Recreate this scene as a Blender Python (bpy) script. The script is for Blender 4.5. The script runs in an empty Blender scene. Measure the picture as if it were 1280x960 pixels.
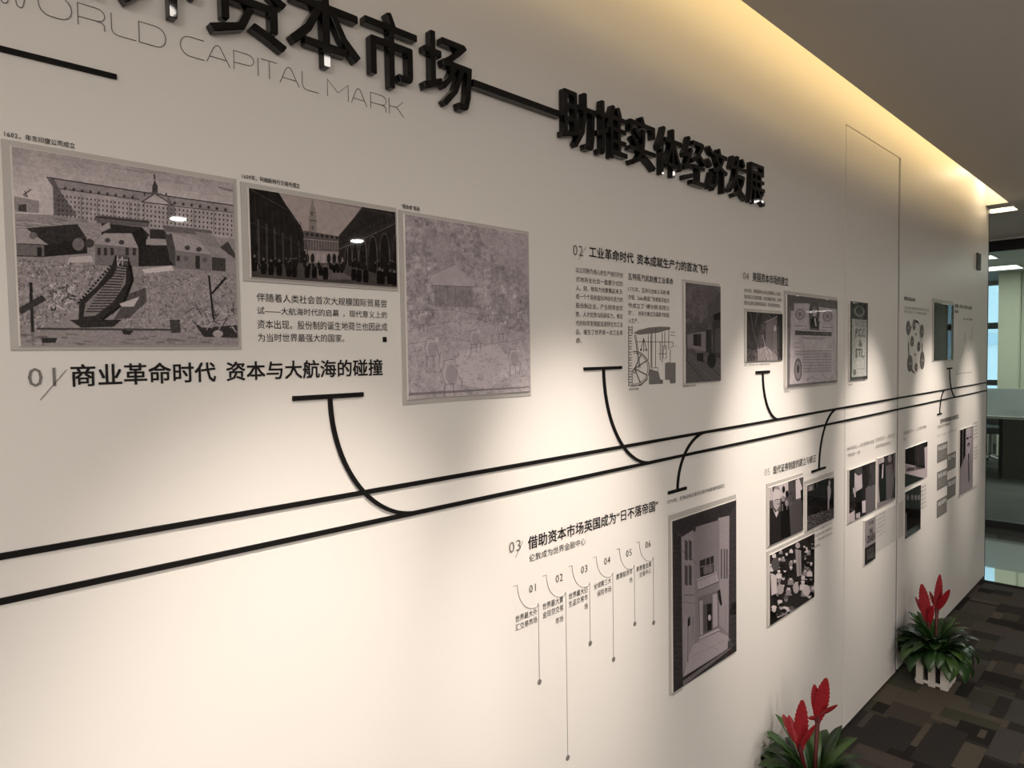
import bpy, bmesh, math, random
import numpy as np
from mathutils import Vector, Matrix

# ------------------------------------------------------------------ camera, world, exposure
EYE = 1.57                                   # camera height above the floor, metres
F, PITCH, YAW, ROLL = 842.144, -0.0414104, 0.7766367, -0.0158934
def _axes():
    cx, sx = math.cos(PITCH), math.sin(PITCH); cy, sy = math.cos(YAW), math.sin(YAW); cz, sz = math.cos(ROLL), math.sin(ROLL)
    w = np.array([sy*cx, cy*cx, sx]); r = np.array([cy, -sy, 0.0]); u = np.cross(r, w)
    return cz*r+sz*u, -sz*r+cz*u, w
AR, AU, AW = _axes()
scene = bpy.context.scene
COL = scene.collection
cam_d = bpy.data.cameras.new('camera'); cam_d.sensor_width = 36.0; cam_d.lens = F/1280*36.0; cam_d.clip_start = .02
cam = bpy.data.objects.new('camera', cam_d); COL.objects.link(cam)
m = Matrix.Identity(4)
for i in range(3):
    m[i][0], m[i][1], m[i][2] = AR[i], AU[i], -AW[i]
m[2][3] = EYE
cam.matrix_world = m
scene.camera = cam
scene.view_settings.view_transform = 'Standard'
scene.view_settings.look = 'None'
scene.view_settings.exposure = 0.14
scene.view_settings.gamma = 1.0
scene.view_settings.use_curve_mapping = False

world = bpy.data.worlds.new('sky'); scene.world = world; world.use_nodes = True
bg = world.node_tree.nodes['Background']; bg.inputs[0].default_value = (.60, .78, .92, 1); bg.inputs[1].default_value = 1.9

SPOT_W, SPOT_COL = 290.0, (1.0, .87, .76)
COVE_W, COVE_COL = 9.0, (1.0, .72, .34)
FILL_W = 46.0

def spot(name, loc, target, watts, size, col, blend=1.0, r=.03):
    l = bpy.data.lights.new(name, 'SPOT'); l.energy = watts; l.color = col; l.spot_size = math.radians(size); l.spot_blend = blend
    l.shadow_soft_size = r
    o = bpy.data.objects.new(name, l); COL.objects.link(o); o.location = loc
    o.rotation_euler = (Vector(target)-Vector(loc)).to_track_quat('-Z', 'Y').to_euler(); return o
def area(name, loc, rot, sx, sy, watts, col):
    l = bpy.data.lights.new(name, 'AREA'); l.shape = 'RECTANGLE'; l.size = sx; l.size_y = sy; l.energy = watts; l.color = col
    o = bpy.data.objects.new(name, l); COL.objects.link(o); o.location = loc; o.rotation_euler = rot; return o

CEIL = EYE+.945
# wall washers: ceiling downlights one metre off the wall (x, aim x, aim z, watts scale, cone)
WASH = [(.62, .47, .80, .66, 35), (1.10, 1.16, 1.10, .66, 29), (2.10, 2.17, 1.14, .74, 32), (3.10, 3.14, 1.12, .64, 30),
        (4.10, 4.13, 1.12, .72, 30), (5.02, 4.98, 1.10, .50, 28)]
for i, (x, ax, az, k, cone) in enumerate(WASH):
    spot('downlight_beam', (x, .0, CEIL-.012), (ax, 1.0, az), SPOT_W*k, cone, SPOT_COL)
# warm light strip in the ceiling cove, and the one beyond the beam
area('cove_glow', (1.95, .79, CEIL+.22), (math.radians(62), 0, 0), 6.8, .05, COVE_W, COVE_COL)
area('cove_glow_end', (5.60, .95, CEIL+.07), (0, math.radians(-90), 0), .08, .12, 1.2, (1, .82, .55))
area('cove_corner_lamp', (5.25, .86, CEIL+.22), (math.radians(25), 0, 0), .08, .06, .8, (1, .88, .66))
# office lamps behind the viewer, added fill lights, and the far office panels
def disc(name, loc, size, watts, col):
    o = area(name, loc, (0, 0, 0), size, size, watts, col); o.data.shape = 'DISK'; return o
for x in (-2.4, -1.1, .23, 1.578, 2.923):
    disc('office_lamp', (x, -2.72, CEIL-.012), .09, FILL_W*.5, (1, .93, .86))
for x, y in ((-1.8, -1.4), (-1.8, -4.2), (-.2, -4.6)):  # unseen square fills added to raise the ambient light, no fixtures
    area('ambient_fill_light', (x, y, CEIL-.02), (0, 0, 0), .6, .6, FILL_W*1.3, (1, .93, .86))
area('far_office_light', (10.2, .9, EYE+1.07), (0, 0, 0), .5, 1.6, 46, (.95, 1, .93))
area('far_office_light', (8.9, -1.2, EYE+1.07), (0, 0, 0), .5, 1.6, 20, (.95, 1, .93))

# ------------------------------------------------------------------ helpers
def on_wall(px, py, y=1.0):
    d = (px-640)/F*AR - (py-480)/F*AU + AW
    return d[0]/d[1]*y, d[2]/d[1]*y+EYE
def wx(px, z):
    """wall x for image column px at wall height z (world)."""
    zz = z-EYE; a = (px-640)/F
    # (p.r) = a (p.w) with p = (x,1,zz)
    return -((AR[1]-a*AW[1]) + zz*(AR[2]-a*AW[2]))/(AR[0]-a*AW[0])

def srgb(c):
    return tuple(((v/12.92) if v <= .04045 else ((v+.055)/1.055)**2.4) for v in c)
MATS = {}
def mat(name, rgb, rough=.5, metal=0.0, noise=0.0, scale=20.0, bump=0.0, emit=None, spec=.5, coat=0.0):
    if name in MATS: return MATS[name]
    mt = bpy.data.materials.new(name); mt.use_nodes = True; nt = mt.node_tree; b = nt.nodes['Principled BSDF']
    c = (*rgb, 1); b.inputs['Base Color'].default_value = c
    b.inputs['Roughness'].default_value = rough; b.inputs['Metallic'].default_value = metal
    b.inputs['Specular IOR Level'].default_value = spec; b.inputs['Coat Weight'].default_value = coat; b.inputs['Coat Roughness'].default_value = .05
    if noise or bump:
        tc = nt.nodes.new('ShaderNodeTexCoord'); n = nt.nodes.new('ShaderNodeTexNoise'); n.inputs['Scale'].default_value = scale; n.inputs['Detail'].default_value = 5
        nt.links.new(tc.outputs['Object'], n.inputs['Vector'])
        if noise:
            mx = nt.nodes.new('ShaderNodeMix'); mx.data_type = 'RGBA'; mx.inputs[6].default_value = (*[v*(1-noise) for v in rgb], 1); mx.inputs[7].default_value = (*[min(1, v*(1+noise)) for v in rgb], 1)
            nt.links.new(n.outputs['Fac'], mx.inputs[0]); nt.links.new(mx.outputs[2], b.inputs['Base Color'])
        if bump:
            bp = nt.nodes.new('ShaderNodeBump'); bp.inputs['Strength'].default_value = bump; bp.inputs['Distance'].default_value = .002
            nt.links.new(n.outputs['Fac'], bp.inputs['Height']); nt.links.new(bp.outputs['Normal'], b.inputs['Normal'])
    if emit:
        b.inputs['Emission Color'].default_value = (*emit[0], 1); b.inputs['Emission Strength'].default_value = emit[1]
    MATS[name] = mt; return mt

M_WALL = mat('wall_paint', (.74, .72, .69), .42, noise=.012, scale=3, bump=.03, spec=.35)
M_CEIL = mat('ceiling_paint', (.72, .69, .66), .8, noise=.02, scale=6)
M_COVE = mat('cove_paint', (.8, .76, .68), .8, noise=.01, scale=5)
M_BLACK = mat('black_vinyl', (.006, .0055, .0055), .65, spec=.15, noise=.1, scale=60)
M_TEXT = mat('text_vinyl', (.014, .012, .012), .65, spec=.15, noise=.1, scale=60)
M_BODY = mat('body_text_vinyl', (.045, .04, .038), .65, spec=.2, noise=.1, scale=60)
M_FAINT = mat('faint_text_vinyl', (.22, .205, .20), .55, noise=.1, scale=60)
M_GREY = mat('grey_number_vinyl', (.17, .155, .145), .5, noise=.05, scale=60)
M_LGREY = mat('light_grey_number_vinyl', (.42, .40, .38), .5, noise=.05, scale=60)
M_GLOSS = mat('glossy_black_acrylic', (.003, .003, .003), .035, noise=.05, scale=30, spec=.42)
M_BAND = mat('grey_backing', (.45, .43, .41), .4, noise=.03, scale=12)
M_EDGE = mat('acrylic_edge', (.62, .59, .56), .2, noise=.02, scale=20)
M_DARK = mat('dark_gap', (.02, .019, .018), .7, noise=.05, scale=20)
M_WHITE = mat('white_print', (.8, .8, .8), .4, noise=.02, scale=20)

class Th:
    pass
def props(o, label=None, cat=None, group=None, kind=None):
    if label: o['label'] = label
    if cat: o['category'] = cat
    if group: o['group'] = group
    if kind: o['kind'] = kind
def thing(name, loc, label, cat, group=None):
    o = bpy.data.objects.new(name, None); COL.objects.link(o); o.location = loc; o.empty_display_size = .05
    props(o, label, cat, group); return o
def wloc(o):
    v = Vector((0, 0, 0))
    while o is not None: v += Vector(o.location); o = o.parent
    return v
def mesh_obj(name, verts, faces, material, parent=None, smooth=False, uvs=None):
    """verts in world space; origin goes to the bbox centre bottom."""
    me = bpy.data.meshes.new(name)
    V = [Vector(v) for v in verts]
    lo = Vector([min(v[i] for v in V) for i in range(3)]); hi = Vector([max(v[i] for v in V) for i in range(3)])
    org = Vector(((lo.x+hi.x)/2, (lo.y+hi.y)/2, lo.z))
    me.from_pydata([v-org for v in V], [], faces)
    if isinstance(material, (list, tuple)):
        for k in material: me.materials.append(k)
    else: me.materials.append(material)
    if smooth: me.polygons.foreach_set('use_smooth', [True]*len(me.polygons))
    me.update()
    o = bpy.data.objects.new(name, me); COL.objects.link(o)
    if parent is not None:
        o.parent = parent; o.location = org-wloc(parent)
    else: o.location = org
    return o
class MB:
    def __init__(s): s.v = []; s.f = []
    def add(s, v, f):
        k = len(s.v); s.v += [tuple(a) for a in v]; s.f += [tuple(k+i for i in q) for q in f]; return s
    def box(s, x0, x1, y0, y1, z0, z1):
        v = [(x0, y0, z0), (x1, y0, z0), (x1, y1, z0), (x0, y1, z0), (x0, y0, z1), (x1, y0, z1), (x1, y1, z1), (x0, y1, z1)]
        return s.add(v, [(0, 3, 2, 1), (4, 5, 6, 7), (0, 1, 5, 4), (1, 2, 6, 5), (2, 3, 7, 6), (3, 0, 4, 7)])
    def cham(s, x0, x1, y0, y1, z0, z1, c):
        """plate facing -Y with chamfered front edges."""
        v = [(x0, y1, z0), (x1, y1, z0), (x1, y1, z1), (x0, y1, z1), (x0, y0+c, z0), (x1, y0+c, z0), (x1, y0+c, z1), (x0, y0+c, z1),
             (x0+c, y0, z0+c), (x1-c, y0, z0+c), (x1-c, y0, z1-c), (x0+c, y0, z1-c)]
        f = [(0, 3, 2, 1)]
        for i in range(4):
            j = (i+1) % 4; f.append((i, j, 4+j, 4+i)); f.append((4+i, 4+j, 8+j, 8+i))
        f.append((8, 9, 10, 11)); return s.add(v, f)
    def cyl(s, c, r, h, n=24, axis='z', r2=None):
        r2 = r if r2 is None else r2; v = []
        for k, (rr, t) in enumerate(((r, 0), (r2, h))):
            for i in range(n):
                a = 2*math.pi*i/n; p = (rr*math.cos(a), rr*math.sin(a), t)
                if axis == 'y': p = (p[0], -p[2], p[1])
                if axis == 'x': p = (p[2], p[0], p[1])
                v.append((c[0]+p[0], c[1]+p[1], c[2]+p[2]))
        f = [tuple(range(n-1, -1, -1)), tuple(range(n, 2*n))]+[(i, (i+1) % n, n+(i+1) % n, n+i) for i in range(n)]
        return s.add(v, f)
    def tube(s, pts, r, n=8):
        pts = [Vector(p) for p in pts]; rings = []
        base = len(s.v)
        for i, p in enumerate(pts):
            d = (pts[min(i+1, len(pts)-1)]-pts[max(i-1, 0)]).normalized()
            a = d.orthogonal().normalized() if i == 0 else (a-d*a.dot(d)).normalized()
            b = d.cross(a)
            rr = r[i] if isinstance(r, (list, tuple)) else r
            for k in range(n):
                t = 2*math.pi*k/n; s.v.append(tuple(p+a*math.cos(t)*rr+b*math.sin(t)*rr))
        for i in range(len(pts)-1):
            for k in range(n):
                s.f.append((base+i*n+k, base+i*n+(k+1) % n, base+(i+1)*n+(k+1) % n, base+(i+1)*n+k))
        s.f.append(tuple(base+k for k in range(n-1, -1, -1))); s.f.append(tuple(base+(len(pts)-1)*n+k for k in range(n)))
        return s
    def ribbon(s, pts, w, y0, y1):
        """flat band on the wall following (x,z) points; thick from y1 (wall) to y0 (front)."""
        n = len(pts); L = []
        for i in range(n):
            a = pts[max(i-1, 0)]; b = pts[min(i+1, n-1)]
            dx, dz = b[0]-a[0], b[1]-a[1]; l = math.hypot(dx, dz) or 1
            nx, nz = -dz/l*w/2, dx/l*w/2; L.append(((pts[i][0]+nx, pts[i][1]+nz), (pts[i][0]-nx, pts[i][1]-nz)))
        v = []
        for (p, q) in L: v += [(p[0], y0, p[1]), (q[0], y0, q[1]), (p[0], y1, p[1]), (q[0], y1, q[1])]
        f = []
        for i in range(n-1):
            a = 4*i; b = a+4
            f += [(a, b, b+1, a+1), (a, a+2, b+2, b), (a+1, b+1, b+3, a+3)]
        f += [(0, 1, 3, 2), (4*n-4, 4*n-2, 4*n-1, 4*n-3)]
        return s.add(v, f)
    def build(s, name, material, parent=None, smooth=False): return mesh_obj(name, s.v, s.f, material, parent, smooth)

# ------------------------------------------------------------------ text
def glyph_mesh(body, bold=0.0, ext=0.0, bevel=0.0):
    c = bpy.data.curves.new('lettering', 'FONT'); c.body = body; c.offset = bold; c.extrude = ext; c.resolution_u = 4 if ext else 2
    if bevel: c.bevel_depth = bevel; c.bevel_resolution = 1
    o = bpy.data.objects.new('lettering', c); COL.objects.link(o)
    bpy.context.view_layer.update()
    me = o.to_mesh(); V = np.empty(len(me.vertices)*3); me.vertices.foreach_get('co', V); V = V.reshape(-1, 3)
    Fc = [tuple(p.vertices) for p in me.polygons]
    o.to_mesh_clear(); bpy.data.objects.remove(o); bpy.data.curves.remove(c)
    return V, Fc
GLY = {}
def line_mesh(body):
    """letters laid out one by one: full-width signs on a one em pitch, latin ones by their own width"""
    V = []; Fc = []; x = 0.0; n = 0
    for ch in body:
        if ch == ' ': x += .45; continue
        if ch not in GLY: GLY[ch] = glyph_mesh(ch)
        v, f = GLY[ch]; wide = ord(ch) > 0x2000 and ch not in '“”·'
        if len(v) == 0: x += .3; continue
        if wide: dx = x; adv = 1.0
        elif ch.isdigit(): dx = x; adv = .57
        else: dx = x-v[:, 0].min()+.04; adv = v[:, 0].max()-v[:, 0].min()+.09
        w = v.copy(); w[:, 0] += dx; V.append(w); Fc += [tuple(i+n for i in q) for q in f]; n += len(v); x += adv
    return (np.concatenate(V) if V else np.zeros((0, 3))), Fc
def text_into(mb, body, x0, x1, z0, z1, bold=0.0, y=.9988, ext=0.0, ref=None):
    """letters scaled into the wall rectangle; heavier weights are stacked copies of the outline"""
    V, Fc = line_mesh(body)
    if len(V) == 0: return
    a = V.min(0); b = V.max(0)
    sx = (x1-x0)/max(b[0]-a[0], 1e-6); sz = (z1-z0)/max(b[1]-a[1], 1e-6)
    k = bold*(z1-z0)
    for i, (dx, dz) in enumerate([(0, 0)] if bold <= 0 else [(-1, -1), (1, 1), (-1, 1), (1, -1)]):
        P = np.stack([x0+(V[:, 0]-a[0])*sx+dx*k, np.full(len(V), y-i*.00004), z0+(V[:, 1]-a[1])*sz+dz*k], 1)
        mb.add(P.tolist(), Fc)
def bold_outline(ch, grow, res=170):
    """thickened glyph: raster, grow, trace the outline, simplify -> list of closed loops in em units"""
    V, Fc = glyph_mesh(ch); pad = 14
    a = V.min(0); b = V.max(0); W_ = int((b[0]-a[0])*res)+2*pad+2; H_ = int((b[1]-a[1])*res)+2*pad+2
    M = np.zeros((H_, W_), bool)
    for f in Fc:
        q = [((V[i, 0]-a[0])*res+pad, (V[i, 1]-a[1])*res+pad) for i in f]
        xs = [p[0] for p in q]; ys = [p[1] for p in q]; xa, xb, ya, yb = int(min(xs)), int(max(xs))+2, int(min(ys)), int(max(ys))+2
        X, Y = np.meshgrid(np.arange(xa, xb)+.5, np.arange(ya, yb)+.5); ins = np.zeros(X.shape, bool)
        for i in range(len(q)):
            x1, y1 = q[i]; x2, y2 = q[(i+1) % len(q)]
            if y1 == y2: continue
            ins ^= ((y1 > Y) != (y2 > Y)) & (X < (x2-x1)*(Y-y1)/(y2-y1)+x1)
        M[ya:yb, xa:xb] |= ins
    g = grow*res; n = int(math.ceil(g)); D = np.zeros(M.shape)
    for dy in range(-n-1, n+2):
        for dx in range(-n-1, n+2):
            d = max(abs(dx), abs(dy), (abs(dx)+abs(dy))*.78); w = min(1, max(0, g+.5-d))
            if w > 0: D = np.maximum(D, np.roll(np.roll(M, dy, 0), dx, 1)*w)
    K = D.copy()
    for _ in range(2): K = (K+np.roll(K, 1, 0)+np.roll(K, -1, 0)+np.roll(K, 1, 1)+np.roll(K, -1, 1))/5
    D = K; t = .5; seg = {}
    A, B, C, E_ = D[:-1, :-1], D[:-1, 1:], D[1:, 1:], D[1:, :-1]
    code = (A > t)*1+(B > t)*2+(C > t)*4+(E_ > t)*8
    for y, x in zip(*np.nonzero((code > 0) & (code < 15))):
        c = int(code[y, x]); v = (D[y, x], D[y, x+1], D[y+1, x+1], D[y+1, x])
        def e(k):
            i, j = k, (k+1) % 4; f = (t-v[i])/(v[j]-v[i]); P = ((x, y), (x+1, y), (x+1, y+1), (x, y+1)); p, q = P[i], P[j]
            return (('h', x, y) if k == 0 else ('v', x+1, y) if k == 1 else ('h', x, y+1) if k == 2 else ('v', x, y)), (p[0]+(q[0]-p[0])*f, p[1]+(q[1]-p[1])*f)
        T = {1: [(3, 0)], 2: [(0, 1)], 3: [(3, 1)], 4: [(1, 2)], 5: [(3, 0), (1, 2)], 6: [(0, 2)], 7: [(3, 2)], 8: [(2, 3)], 9: [(2, 0)], 10: [(0, 1), (2, 3)], 11: [(2, 1)], 12: [(1, 3)], 13: [(1, 0)], 14: [(0, 3)]}[c]
        for i, j in T:
            ki, pi = e(i); kj, pj = e(j); seg[ki] = (kj, pi)
    loops = []
    while seg:
        k0 = next(iter(seg)); k = k0; L = []
        while k in seg:
            nk, p = seg.pop(k); L.append(p); k = nk
        if len(L) > 12: loops.append(L)
    def dp(P, tol):
        if len(P) < 3: return P
        (x1, y1), (x2, y2) = P[0], P[-1]; l = math.hypot(x2-x1, y2-y1) or 1e-9; Q = np.array(P); d = np.abs((x2-x1)*(Q[:, 1]-y1)-(y2-y1)*(Q[:, 0]-x1))/l if l > 1e-6 else np.hypot(Q[:, 0]-x1, Q[:, 1]-y1)
        i = int(d.argmax())
        return [P[0], P[-1]] if d[i] < tol else dp(P[:i+1], tol)[:-1]+dp(P[i:], tol)
    out = []
    for L in loops:
        h = len(L)//2; Q = dp(L[:h+1], .55)[:-1]+dp(L[h:]+[L[0]], .55)[:-1]
        if len(Q) > 2: out.append([((p[0]-pad)/res, (p[1]-pad)/res) for p in Q])
    return out
def rect(pl, yt, yb, pr):
    """wall rectangle from left column pl with top yt and bottom yb, right column pr"""
    x0, z1 = on_wall(pl, yt); _, z0 = on_wall(pl, yb)
    return x0, wx(pr, (z0+z1)/2), z0, z1

# ------------------------------------------------------------------ the setting
def struct(o): o['kind'] = 'structure'; return o
XD0, XD1, ZD = 2.884, 3.560, EYE+.905          # flush door in the wall
XE = 5.50                                       # wall end
FL = .012                                       # tiny shadow gap at the floor
wb = MB()
wb.box(-3.0, XD0-.012, 1.0, 1.14, FL, 3.0)
wb.box(XD0-.012, XD1+.024, 1.0, 1.14, ZD-.0012, 3.0)
wb.box(XD1+.024, XE, 1.0, 1.14, FL, 3.0)
wb.box(XD0-.03, XD1+.04, 1.06, 1.14, FL, ZD+.002)
struct(wb.build('wall_left', M_WALL))
d = struct(MB().cham(XD0, XD1, 1.0012, 1.045, .006, ZD-.002, .0015).build('door_1', M_WALL))
struct(MB().box(XD0-.0115, XD0-.0005, 1.004, 1.05, .0, ZD).build('trim_1', mat('brown_joint', (.11, .085, .065), .6, noise=.05, scale=20)))
struct(MB().box(XD1+.0005, XD1+.0235, 1.004, 1.05, .0, ZD).build('trim_5', mat('grey_joint', (.24, .24, .25), .5, noise=.05, scale=20)))
struct(MB().box(XD0-.03, XD1+.04, 1.052, 1.059, .0, ZD).build('trim_6', M_DARK))
struct(MB().box(-3.0, XD0-.012, 1.004, 1.13, 0, FL).box(XD1+.024, XE, 1.004, 1.13, 0, FL).build('baseboard_left', M_DARK))
struct(MB().box(XE, XE+.010, .998, 1.16, 0, CEIL).build('trim_2', mat('black_frame', (.012, .013, .014), .35, noise=.05, scale=9)))
# ceiling with the open cove along the wall
YC = .877
cb = MB()
cb.box(-3.0, 5.41, -6.0, YC, CEIL, CEIL+.03)
cb.box(5.41, 5.58, -6.0, 1.9, CEIL, CEIL+.03)
cb.box(5.58, 5.757, -6.0, .875, CEIL, CEIL+.03)
cb.box(5.58, 5.757, 1.038, 1.9, CEIL, CEIL+.03)
cb.box(5.757, 7.10, -6.0, 1.9, CEIL, CEIL+.03)
struct(cb.build('ceiling', M_CEIL))
kb = MB()
kb.box(-3.0, 5.41, .74, .76, CEIL+.03, CEIL+.36)        # cove back
kb.box(-3.0, 5.41, .74, 1.0, CEIL+.36, CEIL+.38)        # cove top
kb.box(5.405, 5.425, .74, 1.0, CEIL+.0, CEIL+.38)       # cove end face
kb.box(5.56, 5.58, .82, 1.1, CEIL+.03, CEIL+.3)
kb.box(5.752, 5.777, .82, 1.1, CEIL+.0005, CEIL+.3)
kb.box(5.56, 5.777, .855, .880, CEIL+.0005, CEIL+.3)
kb.box(5.56, 5.777, 1.033, 1.058, CEIL+.0005, CEIL+.3)
kb.box(5.56, 5.777, .82, 1.1, CEIL+.3, CEIL+.32)
struct(kb.build('trim_3', M_COVE))
# room around (beyond the view)
M_ROOM = mat('room_paint', (.62, .58, .54), .8, noise=.02, scale=4)
struct(MB().box(-3.1, -3.0, -6.0, 1.2, 0, 3).build('wall_back', M_ROOM))
struct(MB().box(-3.1, 14.0, -6.1, -6.0, 0, 3).build('wall_right', M_ROOM))
struct(MB().box(5.5, 7.13, 1.9, 2.0, 0, 3).box(7.13, 14.0, 3.0, 3.1, 0, 3).box(5.45, 5.5, 1.14, 2.0, 0, 3).box(7.1, 7.2, 2.0, 3.0, 0, 3).build('wall_far_left', M_ROOM))
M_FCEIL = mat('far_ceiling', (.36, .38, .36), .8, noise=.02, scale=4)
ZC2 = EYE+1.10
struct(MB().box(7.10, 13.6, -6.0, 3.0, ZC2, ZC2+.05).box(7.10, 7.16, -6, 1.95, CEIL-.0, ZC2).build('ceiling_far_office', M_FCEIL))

# floor: slab, carpet tiles as parts, polished strip, far office carpet
floor = struct(MB().box(-3.1, 14.0, -6.1, 3.1, -.08, -.006).build('floor', mat('floor_screed', (.06, .055, .05), .9, noise=.2, scale=8)))
random.seed(11)
CG = .025
X0, X1, Y0, Y1 = 1.2, 5.44, -1.4, 1.0
nx, ny = int(round((X1-X0)/CG)), int(round((Y1-Y0)/CG))
G = -np.ones((nx, ny), int); tone = {}
PAL = {'K': (.026, .023, .021), 'D': (.040, .036, .034), 'B': (.070, .058, .050), 'G': (.066, .064, .048), 'L': (.105, .090, .070), 'R': (.085, .070, .062), 'g': (.078, .072, .068)}
tid = 0; i = 0
while i < nx:
    w = random.choice([3, 5, 6, 8, 10, 12]); j = -random.randint(0, 12)
    while j < ny:
        l = random.choice([8, 10, 12, 14, 20, 24])
        a = max(j, 0)
        if j+l > 0:
            G[i:i+w, a:j+l] = tid; tone[tid] = random.choice('KDDBBGGgRBDL'); tid += 1
        j += l
    i += w
FR = AR, AU, AW
def on_floor(px, py):
    d = (px-640)/F*AR-(py-480)/F*AU+AW; t = -EYE/d[2]; return d[0]*t, d[1]*t
def stamp(c, ox, oy, s, pts):
    global tid
    q = [on_floor(ox+a/s, oy+b/s) for a, b in pts]
    q.sort(); n = len(q)//2
    xa, xb = sum(p[0] for p in q[:n])/n, sum(p[0] for p in q[n:])/n
    ya, yb = min(p[1] for p in q), max(p[1] for p in q)
    ia, ib = int(round((xa-X0)/CG)), int(round((xb-X0)/CG)); ja, jb = int(round((ya-Y0)/CG)), int(round((yb-Y0)/CG))
    G[max(ia, 0):max(ib, ia+1), max(ja, 0):max(jb, ja+1)] = tid; tone[tid] = c; tid += 1
for c, pts in [('g', [(400, 340), (440, 300), (960, 330), (960, 420)]), ('K', [(380, 375), (430, 335), (580, 350), (560, 400)]), ('D', [(570, 400), (590, 355), (850, 390), (830, 435)]),
               ('R', [(300, 440), (350, 395), (960, 470), (950, 560)]), ('L', [(285, 470), (300, 448), (650, 512), (640, 535)]),
               ('R', [(210, 610), (270, 480), (620, 545), (560, 670)]), ('D', [(600, 600), (640, 545), (935, 600), (910, 655)]),
               ('L', [(590, 690), (620, 625), (690, 630), (660, 705)]), ('G', [(665, 705), (700, 630), (900, 660), (870, 725)]),
               ('K', [(500, 745), (540, 700), (960, 770), (960, 840)]), ('R', [(280, 850), (350, 740), (960, 850), (960, 930)])]:
    stamp(c, 1180, 700, 9.6, pts)
for c, pts in [('D', [(340, 150), (360, 85), (670, 140), (640, 210)]), ('G', [(390, 300), (410, 170), (625, 215), (580, 335)]), ('g', [(600, 330), (650, 190), (1050, 270), (1030, 400)]),
               ('D', [(560, 400), (580, 350), (1000, 420), (980, 480)]), ('L', [(520, 545), (590, 430), (650, 440), (570, 560)]), ('B', [(610, 570), (680, 440), (870, 480), (820, 610)]),
               ('L', [(850, 570), (920, 470), (1050, 500), (1000, 600)]), ('K', [(390, 680), (440, 565), (940, 650), (880, 770)]), ('G', [(410, 780), (430, 735), (840, 825), (830, 870)]),
               ('B', [(190, 640), (260, 480), (440, 520), (370, 690)]), ('K', [(100, 830), (190, 680), (320, 720), (250, 890)])]:
    stamp(c, 1180, 780, 9.6, pts)
for c, pts in [('G', [(870, 60), (900, 0), (1130, 60), (1080, 200)]), ('D', [(1040, 200), (1130, 70), (1200, 80), (1120, 230)]), ('G', [(640, 210), (690, 150), (1100, 250), (1080, 300)]),
               ('K', [(770, 330), (840, 245), (1090, 300), (1010, 430)]), ('L', [(430, 405), (520, 240), (575, 255), (480, 415)]), ('L', [(940, 350), (960, 305), (1000, 315), (975, 360)]),
               ('D', [(130, 380), (330, 200), (520, 240), (400, 470)]), ('D', [(490, 570), (600, 250), (830, 290), (760, 570)]), ('R', [(160, 570), (40, 400), (490, 520), (470, 600)]),
               ('L', [(760, 600), (830, 400), (1000, 440), (960, 600)]), ('g', [(1000, 470), (1110, 280), (1290, 320), (1250, 560)]), ('K', [(930, 600), (970, 515), (1290, 600), (1280, 640)]),
               ('B', [(220, 230), (320, 90), (620, 170), (560, 230)]), ('K', [(150, 160), (200, 100), (300, 120), (250, 175)]), ('R', [(90, 280), (160, 170), (200, 180), (130, 290)])]:
    stamp(c, 1060, 860, 5.818, pts)
def carpet_mat(c):
    rgb = PAL[c]; k = 'carpet_'+{'K': 'black', 'D': 'dark', 'B': 'brown', 'G': 'moss', 'L': 'light', 'R': 'russet', 'g': 'grey'}[c]
    if k in MATS: return MATS[k]
    mt = mat(k, rgb, .95, noise=.35, scale=160, bump=.6, spec=.1); return mt
MESHC = {}
done = np.zeros_like(G, bool)
for i in range(nx):
    for j in range(ny):
        if done[i, j]: continue
        g = G[i, j]; jb = j
        while jb < ny and G[i, jb] == g and not done[i, jb]: jb += 1
        ib = i+1
        while ib < nx and (G[ib, j:jb] == g).all() and not done[ib, j:jb].any(): ib += 1
        done[i:ib, j:jb] = True
        lx, ly = (ib-i)*CG, (jb-j)*CG; c = tone[int(g)]; key = (ib-i, jb-j, c)
        if key not in MESHC:
            e = .0004; h = {'K': -.0002, 'D': 0, 'B': .0001, 'G': .0002, 'L': .0004, 'R': .0001, 'g': .0003}[c]
            v = [(e, e, -.006), (lx-e, e, -.006), (lx-e, ly-e, -.006), (e, ly-e, -.006), (e, e, -.001+h), (lx-e, e, -.001+h), (lx-e, ly-e, -.001+h), (e, ly-e, -.001+h)]
            me = bpy.data.meshes.new('carpet_tile'); me.from_pydata(v, [], [(4, 5, 6, 7), (0, 1, 5, 4), (1, 2, 6, 5), (2, 3, 7, 6), (3, 0, 4, 7)]); me.materials.append(carpet_mat(c)); MESHC[key] = me
        o = bpy.data.objects.new('carpet_tile', MESHC[key]); COL.objects.link(o); o.parent = floor
        o.location = Vector((X0+i*CG, Y0+j*CG, 0))-Vector(floor.location)
c2 = MB().box(-3.0, X0, -6.0, 1.0, -.006, -.001).box(X0, 5.44, -6.0, Y0, -.006, -.001).box(5.442, 7.10, -6.0, .248, -.006, -.001).build('carpet_field', carpet_mat('B'), floor)
c2['kind'] = 'stuff'
M_POL = mat('polished_stone', (.72, .72, .70), .03, metal=.85, noise=.08, scale=6, spec=1.0, coat=1.0)
MATS['polished_stone'].node_tree.nodes['Principled BSDF'].inputs['IOR'].default_value = 2.6
MB().box(5.442, 7.10, .25, 1.9, -.006, -.0005).build('polished_floor_strip', M_POL, floor)
MB().box(7.16, 13.4, -6.0, 3.0, -.006, .0).build('office_carpet', mat('office_carpet', (.055, .06, .052), .9, noise=.5, scale=3, bump=.2), floor)

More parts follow.
